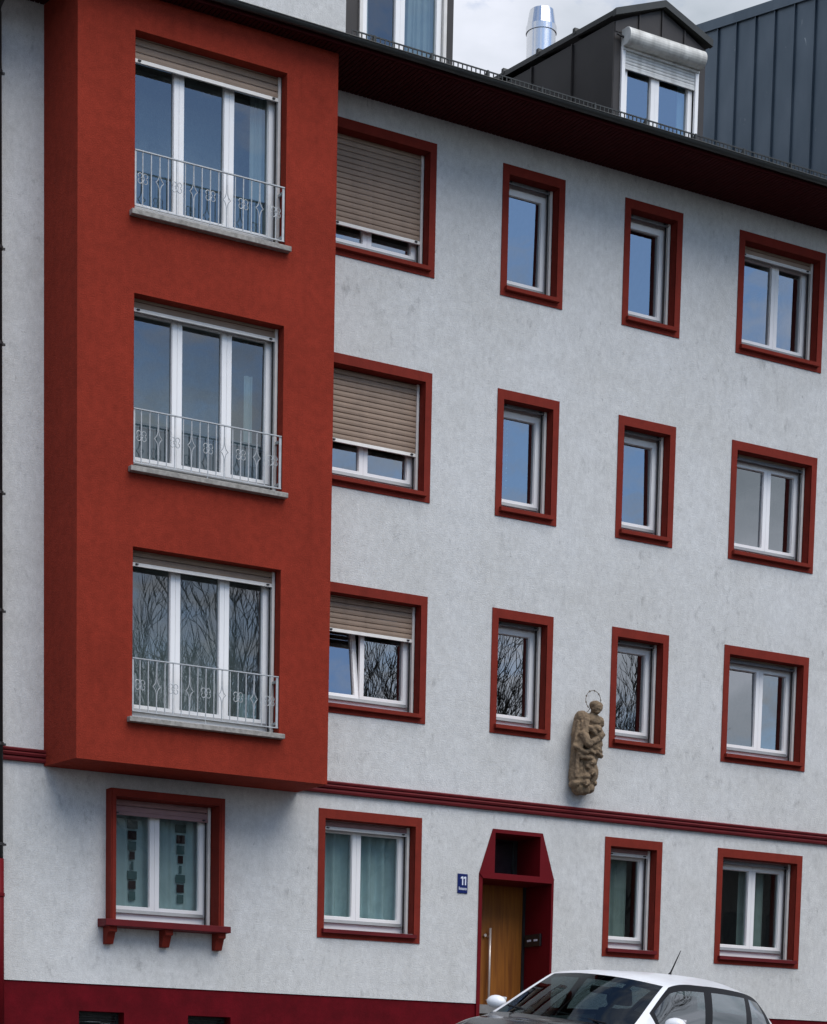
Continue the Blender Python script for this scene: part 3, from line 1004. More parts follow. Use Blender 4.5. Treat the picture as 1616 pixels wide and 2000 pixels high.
MB().box(2.39, 3.13, ND + 0.02, ND + 0.03, 2.41, 2.945).build('transom_blind', simple('grey_blind', (0.24, 0.26, 0.29), 0.8), dwo)
dl = MB().box(2.205, 3.29, DD - 0.03, DD, 0.02, 2.33)
dlo = dl.build('door', M['wood'], dwo)
MB().box(3.292, 3.335, DD - 0.045, DD, 0.0, 2.33).build('door_jamb', M['black'], dwo)
MB().box(2.2, 3.335, DD + 0.001, DD + 0.02, 0.0, 2.4).build('door_back', M['black'], dwo)
MB().tube([(2.72, DD - 0.095, 0.62), (2.72, DD - 0.095, 1.735)], 0.017, 12).build('handle', M['brushed'], dwo, smooth=True)
for zz in (0.75, 1.62):
    MB().tube([(2.72, DD - 0.09, zz), (2.72, DD - 0.03, zz)], 0.010, 8).build('handle_stud', M['brushed'], dwo)
MB().tube([(2.655, DD - 0.075, 1.635), (2.655, DD - 0.03, 1.635)], [0.022, 0.016], 12).build('lock_knob', M['brushed'], dwo)
MB().box(2.0, 3.5, -0.35, -0.001, 0.001, 0.03).build('door_step', M['stone'], dwo)

# ---- basement windows
for x0, x1, z0, z1 in BW:
    bwm = MB()
    d = 0.28
    bwm.quad((x0, 0.014, z0), (x0, d, z0), (x0, d, z1), (x0, 0.014, z1))
    bwm.quad((x1, 0.014, z0), (x1, d, z0), (x1, d, z1), (x1, 0.014, z1))
    bwm.quad((x0, 0.014, z1), (x1, 0.014, z1), (x1, d, z1), (x0, d, z1))
    bwm.quad((x0, 0.014, z0), (x1, 0.014, z0), (x1, d, z0), (x0, d, z0))
    bo = bwm.build('basement_window', M['plinth'], BLD)
    ring(x0, x1, z0, z1, x0 + 0.03, x1 - 0.03, z0 + 0.03, z1 - 0.03, 0.19, 0.23).build('frame', M['black'], bo)
    MB().quad((x0, 0.215, z0), (x1, 0.215, z0), (x1, 0.215, z1), (x0, 0.215, z1)).build('pane', M['glass_lo'], bo)
    for k in range(1, 8):
        MB().box(x0 + 0.01, x1 - 0.01, 0.175, 0.183, z0 + 0.033 * k, z0 + 0.033 * k + 0.010).build('slat', M['gutter'], bo)

# ---- downpipe at the left edge
px_, py_ = -4.735, -0.115
dp = MB().tube([(px_, YE - 0.055, ZS + 0.05), (px_, YE - 0.055, ZS - 0.04), (px_, YE + 0.03, ZS - 0.10), (px_, py_ - 0.12, ZS - 0.17), (px_, py_, ZS - 0.28), (px_, py_, 2.05)], 0.062, 14)
dpo = dp.build('downpipe', M['pipe'], BLD, smooth=True)
MB().tube([(px_, py_, 2.06), (px_, py_, 0.0)], 0.070, 14).build('standpipe', M['door_red'], dpo, smooth=True)
for zc_ in (10.85, 8.95, 7.9, 6.24, 4.91, 3.39, 2.23):
    MB().tube([(px_, py_, zc_ - 0.018), (px_, py_, zc_ + 0.018)], 0.074, 14).box(px_ + 0.06, px_ + 0.10, py_ - 0.012, py_ + 0.012, zc_ - 0.012, zc_ + 0.012).build('pipe_clamp', M['pipe'], dpo)
MB().tube([(px_, py_, 1.62), (px_, py_, 1.66)], 0.080, 14).build('pipe_collar', M['door_red'], dpo)

# ------------------------------------------------------------------ metal clad neighbour on the right
NB = empty('metal_clad_building', (8.6, 0, 0))
tag(NB, 'taller neighbouring building whose side wall is clad in blue grey standing seam sheets', 'building')
def ztop(y):
    return 15.47 + 0.212 * y
nb = MB()
nb.prism_x([(0.0, -0.3), (14, -0.3), (14, ztop(7)), (7, ztop(7)), (0.0, ztop(0.0))], 0.05, 9.0)
nb.build('wall', M['wall'], NB)
y = 0.01
k = 0
while y < 6.9:
    w = 0.455
    MB().prism_x([(y + 0.004, 12.2), (y + w - 0.004, 12.2), (y + w - 0.004, ztop(y + w) - 0.02), (y + 0.004, ztop(y) - 0.02)], 0.004 + random.uniform(-.002, .002), 0.048).build('wall_panel', M['zinc'], NB)
    MB().box(-0.028, 0.002, y - 0.006, y + 0.006, 12.2, ztop(y) - 0.03).build('seam', M['zinc'], NB)
    y += w
MB().prism_x([(-0.05, ztop(-0.05) - 0.10), (7, ztop(7) - 0.10), (7, ztop(7) + 0.05), (-0.05, ztop(-0.05) + 0.05)], -0.04, 9.0).build('verge_cap', M['zinc'], NB)

# ------------------------------------------------------------------ curtains
def curtain(name, label, x0, x1, z0, z1, y, amp, waves, mat, group=None, taper=0.0, seed=0):
    rnd = random.Random(seed)
    n = 70
    ph = [rnd.uniform(0, 6.28) for _ in range(3)]
    mb = MB()
    rows = 8
    for j in range(rows + 1):
        tz = j / rows
        for i in range(n + 1):
            t = i / n
            xx = x0 + (x1 - x0) * t
            xx += taper * (1 - tz) * (0.5 - t)
            d = amp * (math.sin(waves * 6.283 * t + ph[0] + 0.4 * tz) + 0.5 * math.sin(waves * 1.7 * 6.283 * t + ph[1]))
            mb.v.append((xx, y + d, z0 + (z1 - z0) * tz))
    for j in range(rows):
        for i in range(n):
            a = j * (n + 1) + i
            mb.f.append((a, a + 1, a + n + 2, a + n + 1))
    o = mb.build(name, mat, None, smooth=True)
    tag(o, label, 'curtain', group)
    return o

GRP = 'curtains behind the panes'
c0 = curtain('curtain', 'sheer pale curtain with columns of dark squares behind the console sill window', -3.2, -1.86, 1.5, 2.92, 0.36, 0.012, 7, M['curtain_white'], GRP, seed=1)
sq = [(2.665, .145, .10, 'patch_grey'), (2.535, .115, .105, 'patch_dark'), (2.405, .105, .105, 'patch_teal'), (2.285, .07, .095, 'patch_dark'), (2.16, .035, .10, 'patch_teal'), (2.045, .13, .10, 'patch_teal'), (1.925, .10, .10, 'patch_dark'), (1.795, .09, .105, 'patch_teal')]
for cx in (-2.80, -2.135):
    for zz, w, h, mt in sq:
        MB().box(cx - w / 2, cx + w / 2, 0.332, 0.336, zz - h / 2 - 0.0, zz + h / 2).build('square_patch', M[mt], c0)
curtain('curtain', 'pleated teal curtain filling the ground floor window left of the house number', -0.2, 1.10, 1.55, 2.95, 0.43, 0.040, 7, M['curtain_teal'], GRP, seed=2)
curtain('curtain', 'grey green curtain behind the narrow ground floor window right of the door', 4.33, 4.92, 1.55, 2.95, 0.40, 0.015, 4, M['curtain_grey'], GRP, seed=3)
curtain('curtain', 'dull grey curtain in the right pane of the ground floor window above the car boot', 6.98, 7.46, 1.55, 2.95, 0.42, 0.012, 3, M['curtain_grey'], GRP, seed=4)
curtain('curtain', 'pale curtain at the right end of the topmost bay window', -1.66, -1.44, 9.5, 11.2, YB + 0.37, 0.012, 3, M['curtain_white'], GRP, seed=5)
curtain('curtain', 'pale narrow curtain at the right end of the middle bay window', -1.70, -1.58, 6.7, 8.0, YB + 0.37, 0.010, 2, M['curtain_teal'], GRP, seed=6)
curtain('curtain', 'small pale curtain low in the right pane of the lowest bay window', -1.75, -1.47, 3.8, 4.25, YB + 0.37, 0.012, 3, M['curtain_teal'], GRP, seed=9)
curtain('curtain', 'white curtain gathered in the right pane of the dark dormer above the bay', 1.02, 1.42, 12.4, 14.6, yd + 0.12, 0.016, 6, M['curtain_white'], GRP, taper=-0.1, seed=7)
curtain('curtain', 'slim white curtain at the left edge of the dark dormer above the bay', 0.30, 0.42, 12.4, 14.6, yd + 0.12, 0.012, 2, M['curtain_white'], GRP, taper=-0.06, seed=8)
curtain('curtain', 'blue white curtain edge in the right pane of the gabled dormer', 5.13, 5.28, 12.4, 13.3, 0.12, 0.010, 2, M['curtain_white'], GRP, seed=10)

# ------------------------------------------------------------------ small things behind the panes
hb = empty('bead_string', (2.70, 0.42, 8.42))
tag(hb, 'string of white beads hanging behind the narrow middle floor pane', 'ornament')
MB().tube([(0, 0, 0), (0, 0, -0.86)], 0.002, 4).build('thread', M['sign_white'], hb)
bd_ = bmesh.new()
bmesh.ops.create_icosphere(bd_, subdivisions=2, radius=1.0)
bme = bpy.data.meshes.new('bead')
bd_.to_mesh(bme)
bd_.free()
bme.materials.append(M['sign_white'])
rb_ = random.Random(4)
zz = -0.02
while zz > -0.86:
    r_ = rb_.choice((0.007, 0.010, 0.016))
    bo_ = put(bme, 'bead', hb, (0, 0, zz))
    bo_.scale = (r_, r_, r_ * 1.3)
    zz -= rb_.uniform(0.045, 0.11)
pb = MB().box(-0.06, 0.06, -0.04, 0.04, 0, 0.085)
pb = pb.build('storage_box', M['sign_white'], None, (6.60, 0.42, 7.34))
bevel(pb, 0.004)
tag(pb, 'small white box low in the left pane of the rightmost middle floor window', 'box')

# ------------------------------------------------------------------ house number plate
sn = empty('house_number_sign', (1.883, 0, 2.106))
tag(sn, 'blue enamel house number plate reading 11 beside the door', 'sign')
bevel(MB().box(-0.080, 0.080, -0.012, -0.001, 0.0, 0.258).build('plate', M['sign_blue'], sn), 0.004)
def one(x, mb):
    y0, y1 = -0.0145, -0.0125
    mb.prism_y([(x, 0.108), (x + 0.018, 0.108), (x + 0.018, 0.222), (x + 0.004, 0.222), (x, 0.214)], y0, y1)
    mb.prism_y([(x - 0.022, 0.192), (x, 0.196), (x, 0.214), (x + 0.004, 0.222), (x - 0.004, 0.222), (x - 0.022, 0.206)], y0, y1)
    return mb
for xx in (-0.012, 0.034):
    one(xx, MB()).build('digit', M['sign_white'], sn)
lt = MB()
y0, y1 = -0.0145, -0.0125
lt.box(-0.060, -0.054, y0, y1, 0.044, 0.088)
x = -0.050
rr = random.Random(3)
while x < 0.058:
    h = 0.028
    w = 0.011
    lt.box(x, x + 0.0035, y0, y1, 0.044, 0.044 + h)
    lt.box(x + 0.0070, x + 0.0105, y0, y1, 0.044, 0.044 + h)
    if rr.random() < 0.6:
        lt.box(x + 0.0036, x + 0.0069, y0, y1, 0.044 + h - 0.004, 0.044 + h)
    else:
        lt.box(x + 0.0036, x + 0.0069, y0, y1, 0.044, 0.048)
    x += 0.0145
lt.build('street_name', M['sign_white'], sn)

# ------------------------------------------------------------------ doorbell unit in the reveal
db = empty('doorbell_panel', (3.335, 0.38, 1.52))
tag(db, 'black doorbell unit with two white name strips on the right door reveal', 'doorbell')
bevel(MB().box(-0.035, -0.002, -0.19, 0.19, -0.02, 0.15).build('housing', M['black_gloss'], db), 0.006)
for yy in (-0.09, 0.07):
    MB().box(-0.038, -0.0355, yy - 0.04, yy + 0.05, 0.052, 0.078).build('name_strip', M['sign_white'], db)

# ------------------------------------------------------------------ sandstone figure on the wall
def stt(px, py):
    return 3.492 + (px - 280) / 1015.0, 4.798 - (py - 345) / 1197.0
ST_ = empty('wall_statue', (3.72, 0, 3.54))
tag(ST_, 'brown sandstone figure of a robed woman with child and wire halo on the wall', 'statue')
bmS = bmesh.new()
def ell(px, py, rx, ry, depth, rd=None, rot=0.0):
    x, z = stt(px, py)
    x -= 0.73 * (depth - 0.15)
    z -= 0.20 * (depth - 0.15)
    rx_, rz_ = rx / 1130.0, ry / 1197.0
    rd = rd if rd else min(rx_, rz_)
    mt = Matrix.Translation((x, -depth, z)) @ Matrix.Rotation(R(rot), 4, 'Y') @ Matrix.Diagonal((rx_, rd, rz_, 1))
    bmesh.ops.create_icosphere(bmS, subdivisions=3, radius=1.0, matrix=mt)
def cap(p0, p1, r0, r1, d0, d1, n=7):
    for i in range(n):
        t = i / (n - 1)
        x = p0[0] + (p1[0] - p0[0]) * t
        yv = p0[1] + (p1[1] - p0[1]) * t
        rr_ = r0 + (r1 - r0) * t
        ell(x, yv, rr_, rr_ * 1.12, d0 + (d1 - d0) * t, rr_ / 1015.0)
# head, hair, neck
ell(700, 440, 84, 96, 0.275, 0.088, 12)
ell(672, 400, 92, 72, 0.255, 0.088)
ell(738, 395, 60, 48, 0.275, 0.06)
ell(750, 462, 22, 34, 0.335, 0.03)
ell(722, 505, 38, 26, 0.310, 0.04)
cap((660, 520), (640, 590), 52, 62, 0.225, 0.20)
# torso and shoulders
ell(600, 660, 160, 130, 0.17, 0.15)
ell(455, 650, 120, 130, 0.15, 0.13, 20)
ell(725, 670, 80, 110, 0.17, 0.12, -15)
ell(600, 850, 190, 230, 0.15, 0.17)
ell(600, 1050, 200, 170, 0.15, 0.16)
# mantle falling on the left
cap((440, 620), (400, 900), 100, 112, 0.13, 0.16, 12)
cap((400, 880), (395, 1120), 105, 100, 0.15, 0.14, 12)
cap((540, 660), (500, 900), 48, 55, 0.28, 0.29, 12)
for k, xx in enumerate((350, 420, 470)):
    cap((xx + 40, 690), (xx - 10, 1090), 22, 30, 0.22 + 0.03 * k, 0.23 + 0.02 * k, 18)
# right forearm, sleeve and hand
cap((480, 890), (560, 990), 74, 62, 0.27, 0.33, 9)
ell(585, 1020, 66, 66, 0.335, 0.06)
cap((600, 1000), (640, 960), 26, 20, 0.36, 0.36, 5)
# child on her left arm
ell(735, 775, 58, 62, 0.31, 0.06)
ell(728, 756, 62, 46, 0.30, 0.06)
ell(760, 790, 14, 18, 0.365, 0.015)
ell(715, 880, 105, 100, 0.24, 0.11)
cap((680, 840), (605, 790), 40, 32, 0.31, 0.33, 8)
ell(600, 778, 56, 52, 0.31, 0.06)
cap((720, 940), (640, 990), 52, 42, 0.29, 0.33, 8)
cap((760, 940), (775, 1040), 50, 38, 0.24, 0.25, 8)
cap((780, 810), (835, 850), 34, 26, 0.26, 0.26, 6)
# apron folds
for k, (a, b, c, r_) in enumerate([((350, 1080), (540, 1165), (690, 1085), 30), ((430, 1195), (600, 1130), (800, 1205), 34), ((670, 1090), (740, 1150), (812, 1195), 26), ((650, 1040), (760, 1095), (806, 1130), 24), ((440, 1240), (600, 1245), (720, 1260), 30)]):
    cap(a, b, r_, r_ * 1.1, 0.24, 0.30, 16)
    cap(b, c, r_ * 1.1, r_ * 0.85, 0.30, 0.22, 16)
# skirt
ell(540, 1230, 200, 240, 0.13, 0.15)
ell(560, 1480, 190, 250, 0.11, 0.14)
cap((395, 1100), (360, 1560), 100, 98, 0.12, 0.10, 14)
for k, (xa, xb) in enumerate([(410, 385), (480, 450), (545, 520)]):
    cap((xa, 1150), (xb, 1560), 24, 36, 0.22, 0.20, 26)
# cherub heads and wings
for (cx, cy, rr_) in ((640, 1310, 70), (650, 1475, 66), (560, 1650, 58)):
    ell(cx, cy, rr_, rr_ * 1.05, 0.25, rr_ / 950.0)
    ell(cx - 6, cy - 22, rr_ * 1.05, rr_ * 0.72, 0.235, rr_ / 950.0)
    ell(cx + 22, cy + 6, 14, 16, 0.25 + rr_ / 960.0, 0.014)
    ell(cx + 4, cy + 26, 22, 10, 0.25 + rr_ / 990.0, 0.012)
    cap((cx - 40, cy + 40), (cx - 130, cy - 20), 34, 18, 0.20, 0.21, 9)
    cap((cx + 30, cy + 50), (cx + 80, cy + 10), 28, 14, 0.20, 0.15, 8)
cap((600, 1230), (560, 1330), 44, 34, 0.26, 0.24, 8)
cap((560, 1380), (640, 1400), 30, 30, 0.25, 0.27, 8)
# cloud base
for (cx, cy, rx, ry, dd) in ((370, 1600, 92, 90, .13), (470, 1660, 130, 120, .14), (600, 1740, 90, 80, .14), (420, 1760, 100, 80, .13), (660, 1650, 50, 60, .12), (430, 1815, 70, 45, .12), (520, 1770, 95, 80, .15), (350, 1690, 72, 70, .15), (540, 1560, 80, 70, .20)):
    ell(cx, cy, rx, ry, dd, 0.10)
# back slab towards the wall
ell(500, 1150, 190, 640, 0.04, 0.07)
me = bpy.data.meshes.new('figure')
bmS.to_mesh(me)
bmS.free()
me.materials.append(M['sandstone'])
me.transform(Matrix.Translation((-3.72, 0, -3.54)))
fig = put(me, 'figure', ST_)
md = fig.modifiers.new('fuse', 'REMESH')
md.mode = 'VOXEL'
md.voxel_size = 0.0085
md.use_smooth_shade = True
md = fig.modifiers.new('smooth', 'SMOOTH')
md.factor = 0.5
md.iterations = 2
tx = bpy.data.textures.new('chisel', 'CLOUDS')
tx.noise_scale = 0.045
md = fig.modifiers.new('chisel', 'DISPLACE')
md.texture = tx
md.strength = 0.022
md.mid_level = 0.5
hx, hz = stt(640, 335)
hx -= 3.72 + 0.04
hz -= 3.54
ha = MB()
pts = []
for i in range(41):
    t = R(-62 + 304 * i / 40)
    pts.append((hx + 0.125 * math.cos(t), -0.20, hz + 0.128 * math.sin(t)))
ha.tube(pts, 0.0045, 6)
hao = ha.build('halo', M['wire'], ST_)
for i in (4, 9, 14, 19, 24, 29, 34, 38):
    p = pts[i]
    s = MB()
    for a in range(0, 180, 45):
        d = Vector((math.cos(R(a)), 0, math.sin(R(a)))) * 0.013
        s.tube([Vector(p) - d, Vector(p) + d], 0.0035, 4)
    s.build('star', M['wire'], hao)
ha2 = MB().tube([(hx - 0.05, -0.20, hz - 0.115), (hx - 0.02, -0.10, hz - 0.14)], 0.005, 5)
ha2.build('halo_stem', M['wire'], hao)

# ------------------------------------------------------------------ car
CAR = empty('parked_car', (0, 0, 0))
tag(CAR, 'white hatchback with black bonnet and roof aerial parked before the door', 'car')
# control lines: sill, flank, shoulder, upper edge, quarter, centre; one row per station nose -> tail
ST5 = [
 [(-.08,.52,.24),(-.02,.58,.45),(-.08,.60,.64),(-.12,.46,.69),(-.10,.25,.71),(-.09,0,.715)],
 [(-.30,.80,.21),(-.28,.85,.50),(-.42,.83,.79),(-.36,.64,.845),(-.32,.32,.872),(-.30,0,.880)],
 [(-.85,.87,.20),(-.85,.90,.55),(-.85,.87,.905),(-.76,.72,.952),(-.73,.36,.975),(-.72,0,.982)],
 [(-1.35,.87,.20),(-1.35,.895,.55),(-1.36,.86,.945),(-1.22,.795,1.005),(-1.06,.41,1.035),(-1.00,0,1.040)],
 [(-1.85,.87,.20),(-1.85,.89,.55),(-1.85,.85,.945),(-1.97,.655,1.385),(-1.87,.31,1.425),(-1.83,0,1.436)],
 [(-2.45,.87,.20),(-2.45,.89,.55),(-2.50,.85,.955),(-2.68,.675,1.400),(-2.64,.32,1.452),(-2.62,0,1.466)],
 [(-3.30,.87,.20),(-3.30,.90,.57),(-3.30,.84,.975),(-3.50,.650,1.335),(-3.52,.31,1.415),(-3.52,0,1.432)],
 [(-3.90,.85,.22),(-3.90,.87,.60),(-3.92,.81,1.00),(-3.99,.57,1.238),(-4.03,.29,1.300),(-4.04,0,1.314)],
 [(-4.20,.80,.25),(-4.24,.80,.62),(-4.22,.70,.985),(-4.27,.58,1.000),(-4.31,.29,1.015),(-4.32,0,1.019)],
 [(-4.30,.62,.28),(-4.40,.66,.50),(-4.40,.64,.75),(-4.41,.45,.77),(-4.42,.22,.775),(-4.42,0,.776)],
]
US, VS = 10, [3, 4, 8, 5, 5]
def cr(p0, p1, p2, p3, t):
    return 0.5 * ((2 * p1) + (-p0 + p2) * t + (2 * p0 - 5 * p1 + 4 * p2 - p3) * t * t + (-p0 + 3 * p1 - 3 * p2 + p3) * t ** 3)
def lin(line, u):
    i = min(int(u), len(ST5) - 2)
    t = u - i
    g = lambda k: Vector(ST5[max(0, min(len(ST5) - 1, k))][line])
    a, b = g(i), g(i + 1)
    c = cr(g(i - 1), a, b, g(i + 2), t)
    l_ = a.lerp(b, t)
    w = 0.75
    if i in (3, 7):
        w = 0.25        # keep the screens fairly flat
    return l_.lerp(c, w)
def surf(u, v):
    j = min(int(v), 4)
    t = v - j
    if j >= 3 or j <= 1:
        g = lambda k: (lin(k, u) if k <= 5 else Vector((lin(10 - k, u).x, -lin(10 - k, u).y, lin(10 - k, u).z)))
        lo = 3 if j >= 3 else 0
        return cr(g(max(lo, j - 1)), g(j), g(j + 1), g(j + 2) if (j >= 3 or j < 1) else g(j + 1), t)
    p = lin(j, u).lerp(lin(j + 1, u), t)
    return p + Vector((0, 0.018 * math.sin(math.pi * t), 0))
vlist = []
for j, n_ in enumerate(VS):
    vlist += [j + k / n_ for k in range(n_)]
vlist.append(5.0)
ulist = [i / US for i in range(9 * US + 1)]
def region(u, v):
    if 3.03 < u < 3.97 and v > 3.19:
        return 'windscreen'
    if 7.10 < u < 7.85 and v > 3.3:
        return 'rear_window'
    if 2.0 < v < 3.0 and 3.3 < u < 7.0:
        vv = v - 2
        if vv > 0.12 and vv < 0.90:
            if 3.45 < u < 4.86: return 'side_window'
            if 5.12 < u < 5.99: return 'side_window'
            if 6.15 < u < 6.85 and vv < 0.86: return 'side_window'
        if vv < 0.97 and 3.36 < u < 7.0: return 'window_trim'
    if 1.05 < u < 2.99 and v > 2.3:
        return 'bonnet'
    if 0.12 < u < 0.9 and 2.0 < v < 2.9:
        return 'headlight'
    if 0.0 < u < 0.5 and v > 3.2:
        return 'grille'
    return 'body'
parts = {}
for side in (1, -1):
    for a in range(len(ulist) - 1):
        for c in range(len(vlist) - 1):
            u0, u1, v0, v1 = ulist[a], ulist[a + 1], vlist[c], vlist[c + 1]
            rg_ = region((u0 + u1) / 2, (v0 + v1) / 2)
            if rg_ in ('side_window', 'headlight'):
                um = (u0 + u1) / 2
                key = (rg_, side, 0 if um < 5 else (1 if um < 6.05 else 2))
            else:
                key = (rg_, 0, 0)
            parts.setdefault(key, []).append([(u0, v0, side), (u1, v0, side), (u1, v1, side), (u0, v1, side)])
cache = {}
def spt(k):
    if k not in cache:
        p = surf(k[0], k[1])
        cache[k] = (p.x, p.y * k[2] if k[1] < 5 else 0.0, p.z)
    return cache[k]
cmat = {'body': 'car_white', 'windscreen': 'car_glass', 'rear_window': 'car_glass', 'side_window': 'car_side_glass', 'window_trim': 'car_trim', 'bonnet': 'car_black', 'headlight': 'steel', 'grille': 'car_trim'}
for key, faces in parts.items():
    idx, vs, fs = {}, [], []
    for f4 in faces:
        row = []
        for k in f4:
            p = spt(k)
            q = tuple(round(c_, 5) for c_ in p)
            if q not in idx:
                idx[q] = len(vs)
                vs.append(p)
            row.append(idx[q])
        row = list(dict.fromkeys(row))
        if len(row) >= 3:
            fs.append(row)
    mb = MB()
    mb.v, mb.f = vs, fs
    mb.build(key[0], M[cmat[key[0]]], CAR, smooth=True)
# underside, interior
MB().box(-4.2, -0.3, -0.80, 0.80, 0.20, 0.26).build('floor_pan', M['car_trim'], CAR)
ib = MB()
ib.prism_y([(-1.75, 0.5), (-1.75, 0.90), (-1.55, 0.955), (-1.20, 0.975), (-1.15, 0.5)], -0.74, 0.74)
ib.build('dashboard', M['car_seat'], CAR)
for sy in (-0.37, 0.37):
    seat = MB()
    seat.prism_y([(-2.15, 0.35), (-2.15, 0.55), (-2.55, 0.52), (-2.82, 1.08), (-2.95, 1.06), (-2.72, 0.35)], sy - 0.24, sy + 0.24)
    bevel(seat.build('seat', M['car_seat'], CAR), 0.05, 3)
    bevel(MB().prism_y([(-2.80, 1.11), (-2.78, 1.27), (-2.86, 1.29), (-2.92, 1.11)], sy - 0.13, sy + 0.13).build('headrest', M['car_seat'], CAR), 0.03, 3)
bevel(MB().prism_y([(-3.1, 0.35), (-3.1, 0.55), (-3.45, 0.52), (-3.72, 1.0), (-3.85, 0.98), (-3.6, 0.35)], -0.62, 0.62).build('rear_bench', M['car_seat'], CAR), 0.05, 3)
bevel(MB().box(-1.86, -1.82, -0.11, 0.11, 1.26, 1.33).build('inside_mirror', M['car_trim'], CAR), 0.015)
sw = MB()
sw.tube([(-1.86 + 0.06 * math.cos(R(a)), 0.37 + 0.18 * math.sin(R(a)), 0.92 - 0.17 * math.cos(R(a))) for a in range(0, 361, 20)], 0.014, 8)
sw.build('steering_wheel', M['car_trim'], CAR)
# wing mirrors
for s in (1, -1):
    bmm = bmesh.new()
    bmesh.ops.create_uvsphere(bmm, u_segments=20, v_segments=12, radius=1.0)
    for v_ in bmm.verts:
        c_ = v_.co
        c_.x = c_.x * (0.080 if c_.x > 0 else 0.035)
        c_.y *= 0.108
        c_.z *= 0.066 if c_.z > 0 else 0.060
    mm = bpy.data.meshes.new('wing_mirror')
    bmm.to_mesh(mm)
    bmm.free()
    mm.materials.append(M['car_white'])
    for p_ in mm.polygons:
        p_.use_smooth = True
    mo = put(mm, 'wing_mirror', CAR, (-1.58, s * 0.995, 1.075))
    MB().tube([(0, -s * 0.2, -0.07), (0, -s * 0.06, -0.03)], [0.03, 0.022], 8).build('mirror_arm', M['car_trim'], mo)
    MB().box(-0.037, -0.030, -0.09, 0.09, -0.05, 0.055).build('mirror_glass', M['steel'], mo)
# aerial, spoiler, wipers, wheels
ae = MB().tube([(-3.14, 0, 1.445), (-3.16, 0, 1.475), (-3.31, 0, 1.69)], [0.022, 0.009, 0.004], 8)
ae.build('aerial', M['car_trim'], CAR)
sp = MB().prism_y([(-3.98, 1.285), (-4.10, 1.270), (-4.10, 1.284), (-3.98, 1.312)], -0.36, 0.36)
bevel(sp.build('roof_spoiler', M['car_trim'], CAR), 0.006)
for y0_, y1_ in ((0.55, -0.05), (-0.05, -0.6)):
    MB().tube([(-1.07, y0_, 1.045), (-1.18, y1_, 1.085)], 0.009, 6).build('wiper', M['car_trim'], CAR)
for wx in (-0.82, -3.42):
    for s in (1, -1):
        wm = MB()
        lathe_p = [(0.20, -0.10), (0.30, -0.11), (0.318, -0.06), (0.318, 0.06), (0.30, 0.11), (0.20, 0.10)]
        b0 = len(wm.v)
        n_ = 28
        for r_, yy in lathe_p:
            for q in range(n_):
                t = 2 * math.pi * q / n_
                wm.v.append((r_ * math.cos(t), yy, r_ * math.sin(t)))
        for j in range(len(lathe_p) - 1):
            for q in range(n_):
                q2 = (q + 1) % n_
                wm.f.append((b0 + j * n_ + q, b0 + j * n_ + q2, b0 + (j + 1) * n_ + q2, b0 + (j + 1) * n_ + q))
        wo = wm.build('wheel', M['tyre'], CAR, (wx, s * 0.80, 0.318))
        rm = MB()
        for q in range(5):
            t = 2 * math.pi * q / 5
            rm.tube([(0, s * 0.08, 0), (0.19 * math.cos(t), s * 0.09, 0.19 * math.sin(t))], [0.035, 0.025], 6)
        rm.tube([(0.195 * math.cos(R(a)), s * 0.085, 0.195 * math.sin(R(a))) for a in range(0, 361, 15)], 0.014, 6)
        rm.build('rim', M['alu'], wo)
        bmq = MB()
        b0 = 0
        for j in range(13):
            t = R(-10 + 200 * j / 12)
            bmq.v += [(0.36 * math.cos(t), s * 0.105, 0.36 * math.sin(t)), (0.30 * math.cos(t), s * 0.10, 0.30 * math.sin(t))]
        bmq.f = [(2 * j, 2 * j + 1, 2 * j + 3, 2 * j + 2) for j in range(12)]
        bmq.build('wheel_arch', M['car_trim'], CAR, (wx, s * 0.81, 0.318))
yaw = R(203.3)
grad = 0.138
up = Vector((0, -grad, 1)).normalized()
f_ = Vector((math.cos(yaw), math.sin(yaw), 0))
f_ = (f_ - up * f_.dot(up)).normalized()
l_ = up.cross(f_)
mc = Matrix.Identity(4)
CARPOS = Vector((-3.32, -8.57, 0))
CARPOS.z = zg(CARPOS.y) - 0.03
for i in range(3):
    mc[i][0], mc[i][1], mc[i][2], mc[i][3] = f_[i], l_[i], up[i], CARPOS[i]
CAR.matrix_world = mc

# ------------------------------------------------------------------ street trees on the far side of the road (seen in the panes)
def bare_tree(seed, height):
    rnd = random.Random(seed)
    tr, brs = MB(), MB()
    def grow(p, d, length, rad, level):
        segs = 4 if level < 2 else 3
        pts, rs = [p], [rad]
        q, dd = p.copy(), d.copy()
        for i in range(segs):
            dd = (dd + Vector((rnd.gauss(0, .12), rnd.gauss(0, .12), rnd.gauss(0.09, .08)))).normalized()
            q = q + dd * (length / segs)
            pts.append(q.copy())
            rs.append(rad * (1 - 0.55 * (i + 1) / segs))
        (tr if level == 0 else brs).tube(pts, rs, 7 if level == 0 else (5 if level < 3 else 3), caps=False)
        if level >= 5:
            return
        kids = [5, 4, 4, 4, 4][level]
        for k in range(kids):
            t = rnd.uniform(0.35, 1.0) if level > 0 else rnd.uniform(0.62, 1.0)
            j = min(int(t * segs), segs - 1)
            bp_ = pts[j].lerp(pts[j + 1], t * segs - j)
            side = Vector((rnd.gauss(0, 1), rnd.gauss(0, 1), rnd.gauss(0, .35)))
            side = (side - dd * side.dot(dd)).normalized()
            nd = (dd * rnd.uniform(.7, 1.1) + side * rnd.uniform(.40, .80) + Vector((0, 0, .18))).normalized()
            grow(bp_, nd, length * rnd.uniform(.50, .70), max(0.0065, rs[j] * rnd.uniform(.42, .6)), level + 1)
        if level > 0:
            grow(pts[-1], dd, length * .65, rs[-1] * .9, level + 1)
    grow(Vector((0, 0, 0)), Vector((0, 0, 1)), height * .38, 0.17, 0)
    return tr, brs
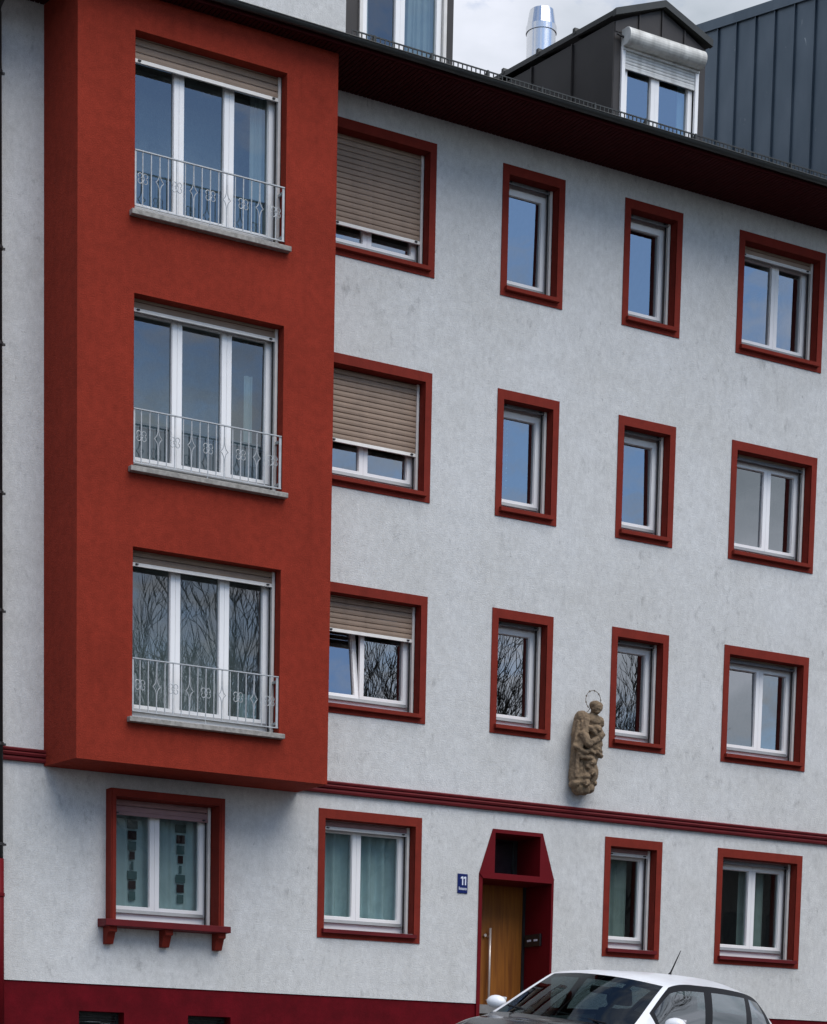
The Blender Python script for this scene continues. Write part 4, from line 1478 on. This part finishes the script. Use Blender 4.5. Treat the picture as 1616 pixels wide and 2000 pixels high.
tl = ['bare street tree across the road nearest the bay', 'bare street tree across the road opposite the door', 'bare street tree across the road farthest to the right', 'bare street tree across the road behind the others', 'bare street tree across the road second from the bay', 'bare street tree across the road third from the bay']
tm = []
for sd_ in (11, 23):
    a, b = bare_tree(sd_, 9.5)
    k_ = 11.9 / max(v[2] for v in b.v)
    for q_ in (a, b):
        q_.v = [(v[0] * k_ * .8, v[1] * k_ * .8, v[2] * k_) for v in q_.v]
    print('tree', k_, max(abs(v[0]) for v in b.v), max(abs(v[1]) for v in b.v), len(b.v))
    tm.append((a.mesh('trunk', M['bark']), b.mesh('crown', M['bark'])))
for k, (tx_, ty_, sc_, rz_) in enumerate(((5.4, -12.8, 1.0, 0.4), (8.6, -14.2, 1.02, 2.1), (13.0, -13.4, 0.98, 4.0), (17.5, -17.0, 1.0, 5.2), (7.0, -15.0, .97, 3.3), (10.9, -15.2, 1.0, 1.1))):
    t = empty('bare_tree', (tx_, ty_, zg(ty_) - 0.05))
    t.rotation_euler.z = rz_
    t.scale = (sc_,) * 3
    tag(t, tl[k], 'tree', 'bare street trees across the road')
    put(tm[k % 2][0], 'trunk', t)
    put(tm[k % 2][1], 'crown', t)

# ------------------------------------------------------------------ houses across the street (only in reflections)
def far_house(x0, x1, y, h, label):
    b = empty('house', ((x0 + x1) / 2, y, zg(y)))
    w = (x1 - x0) / 2
    MB().box(-w, w, -8, 0, 0, h).build('wall', M['house_far'], b)
    MB().prism_x([(0.4, h), (-4, h + 3.4), (-8.4, h)], -w - 0.2, w + 0.2).build('roof', M['roof'], b)
    me_ = MB().box(-0.55, 0.55, 0.001, 0.03, 0, 1.4).mesh('window', M['black_gloss'])
    xx = -w + 1.6
    while xx < w - 1.2:
        z = 1.2
        while z < h - 1.5:
            put(me_, 'window', b, (xx, 0, z))
            z += 2.9
        xx += 2.6
    tag(b, label, 'house', 'houses across the street')
far_house(12, 30, -42, 12.5, 'brown grey house across the street nearest the camera')
far_house(31, 52, -44, 13.0, 'brown grey house across the street next along to the right')
far_house(53, 75, -43, 12.6, 'brown grey house across the street farthest to the right')
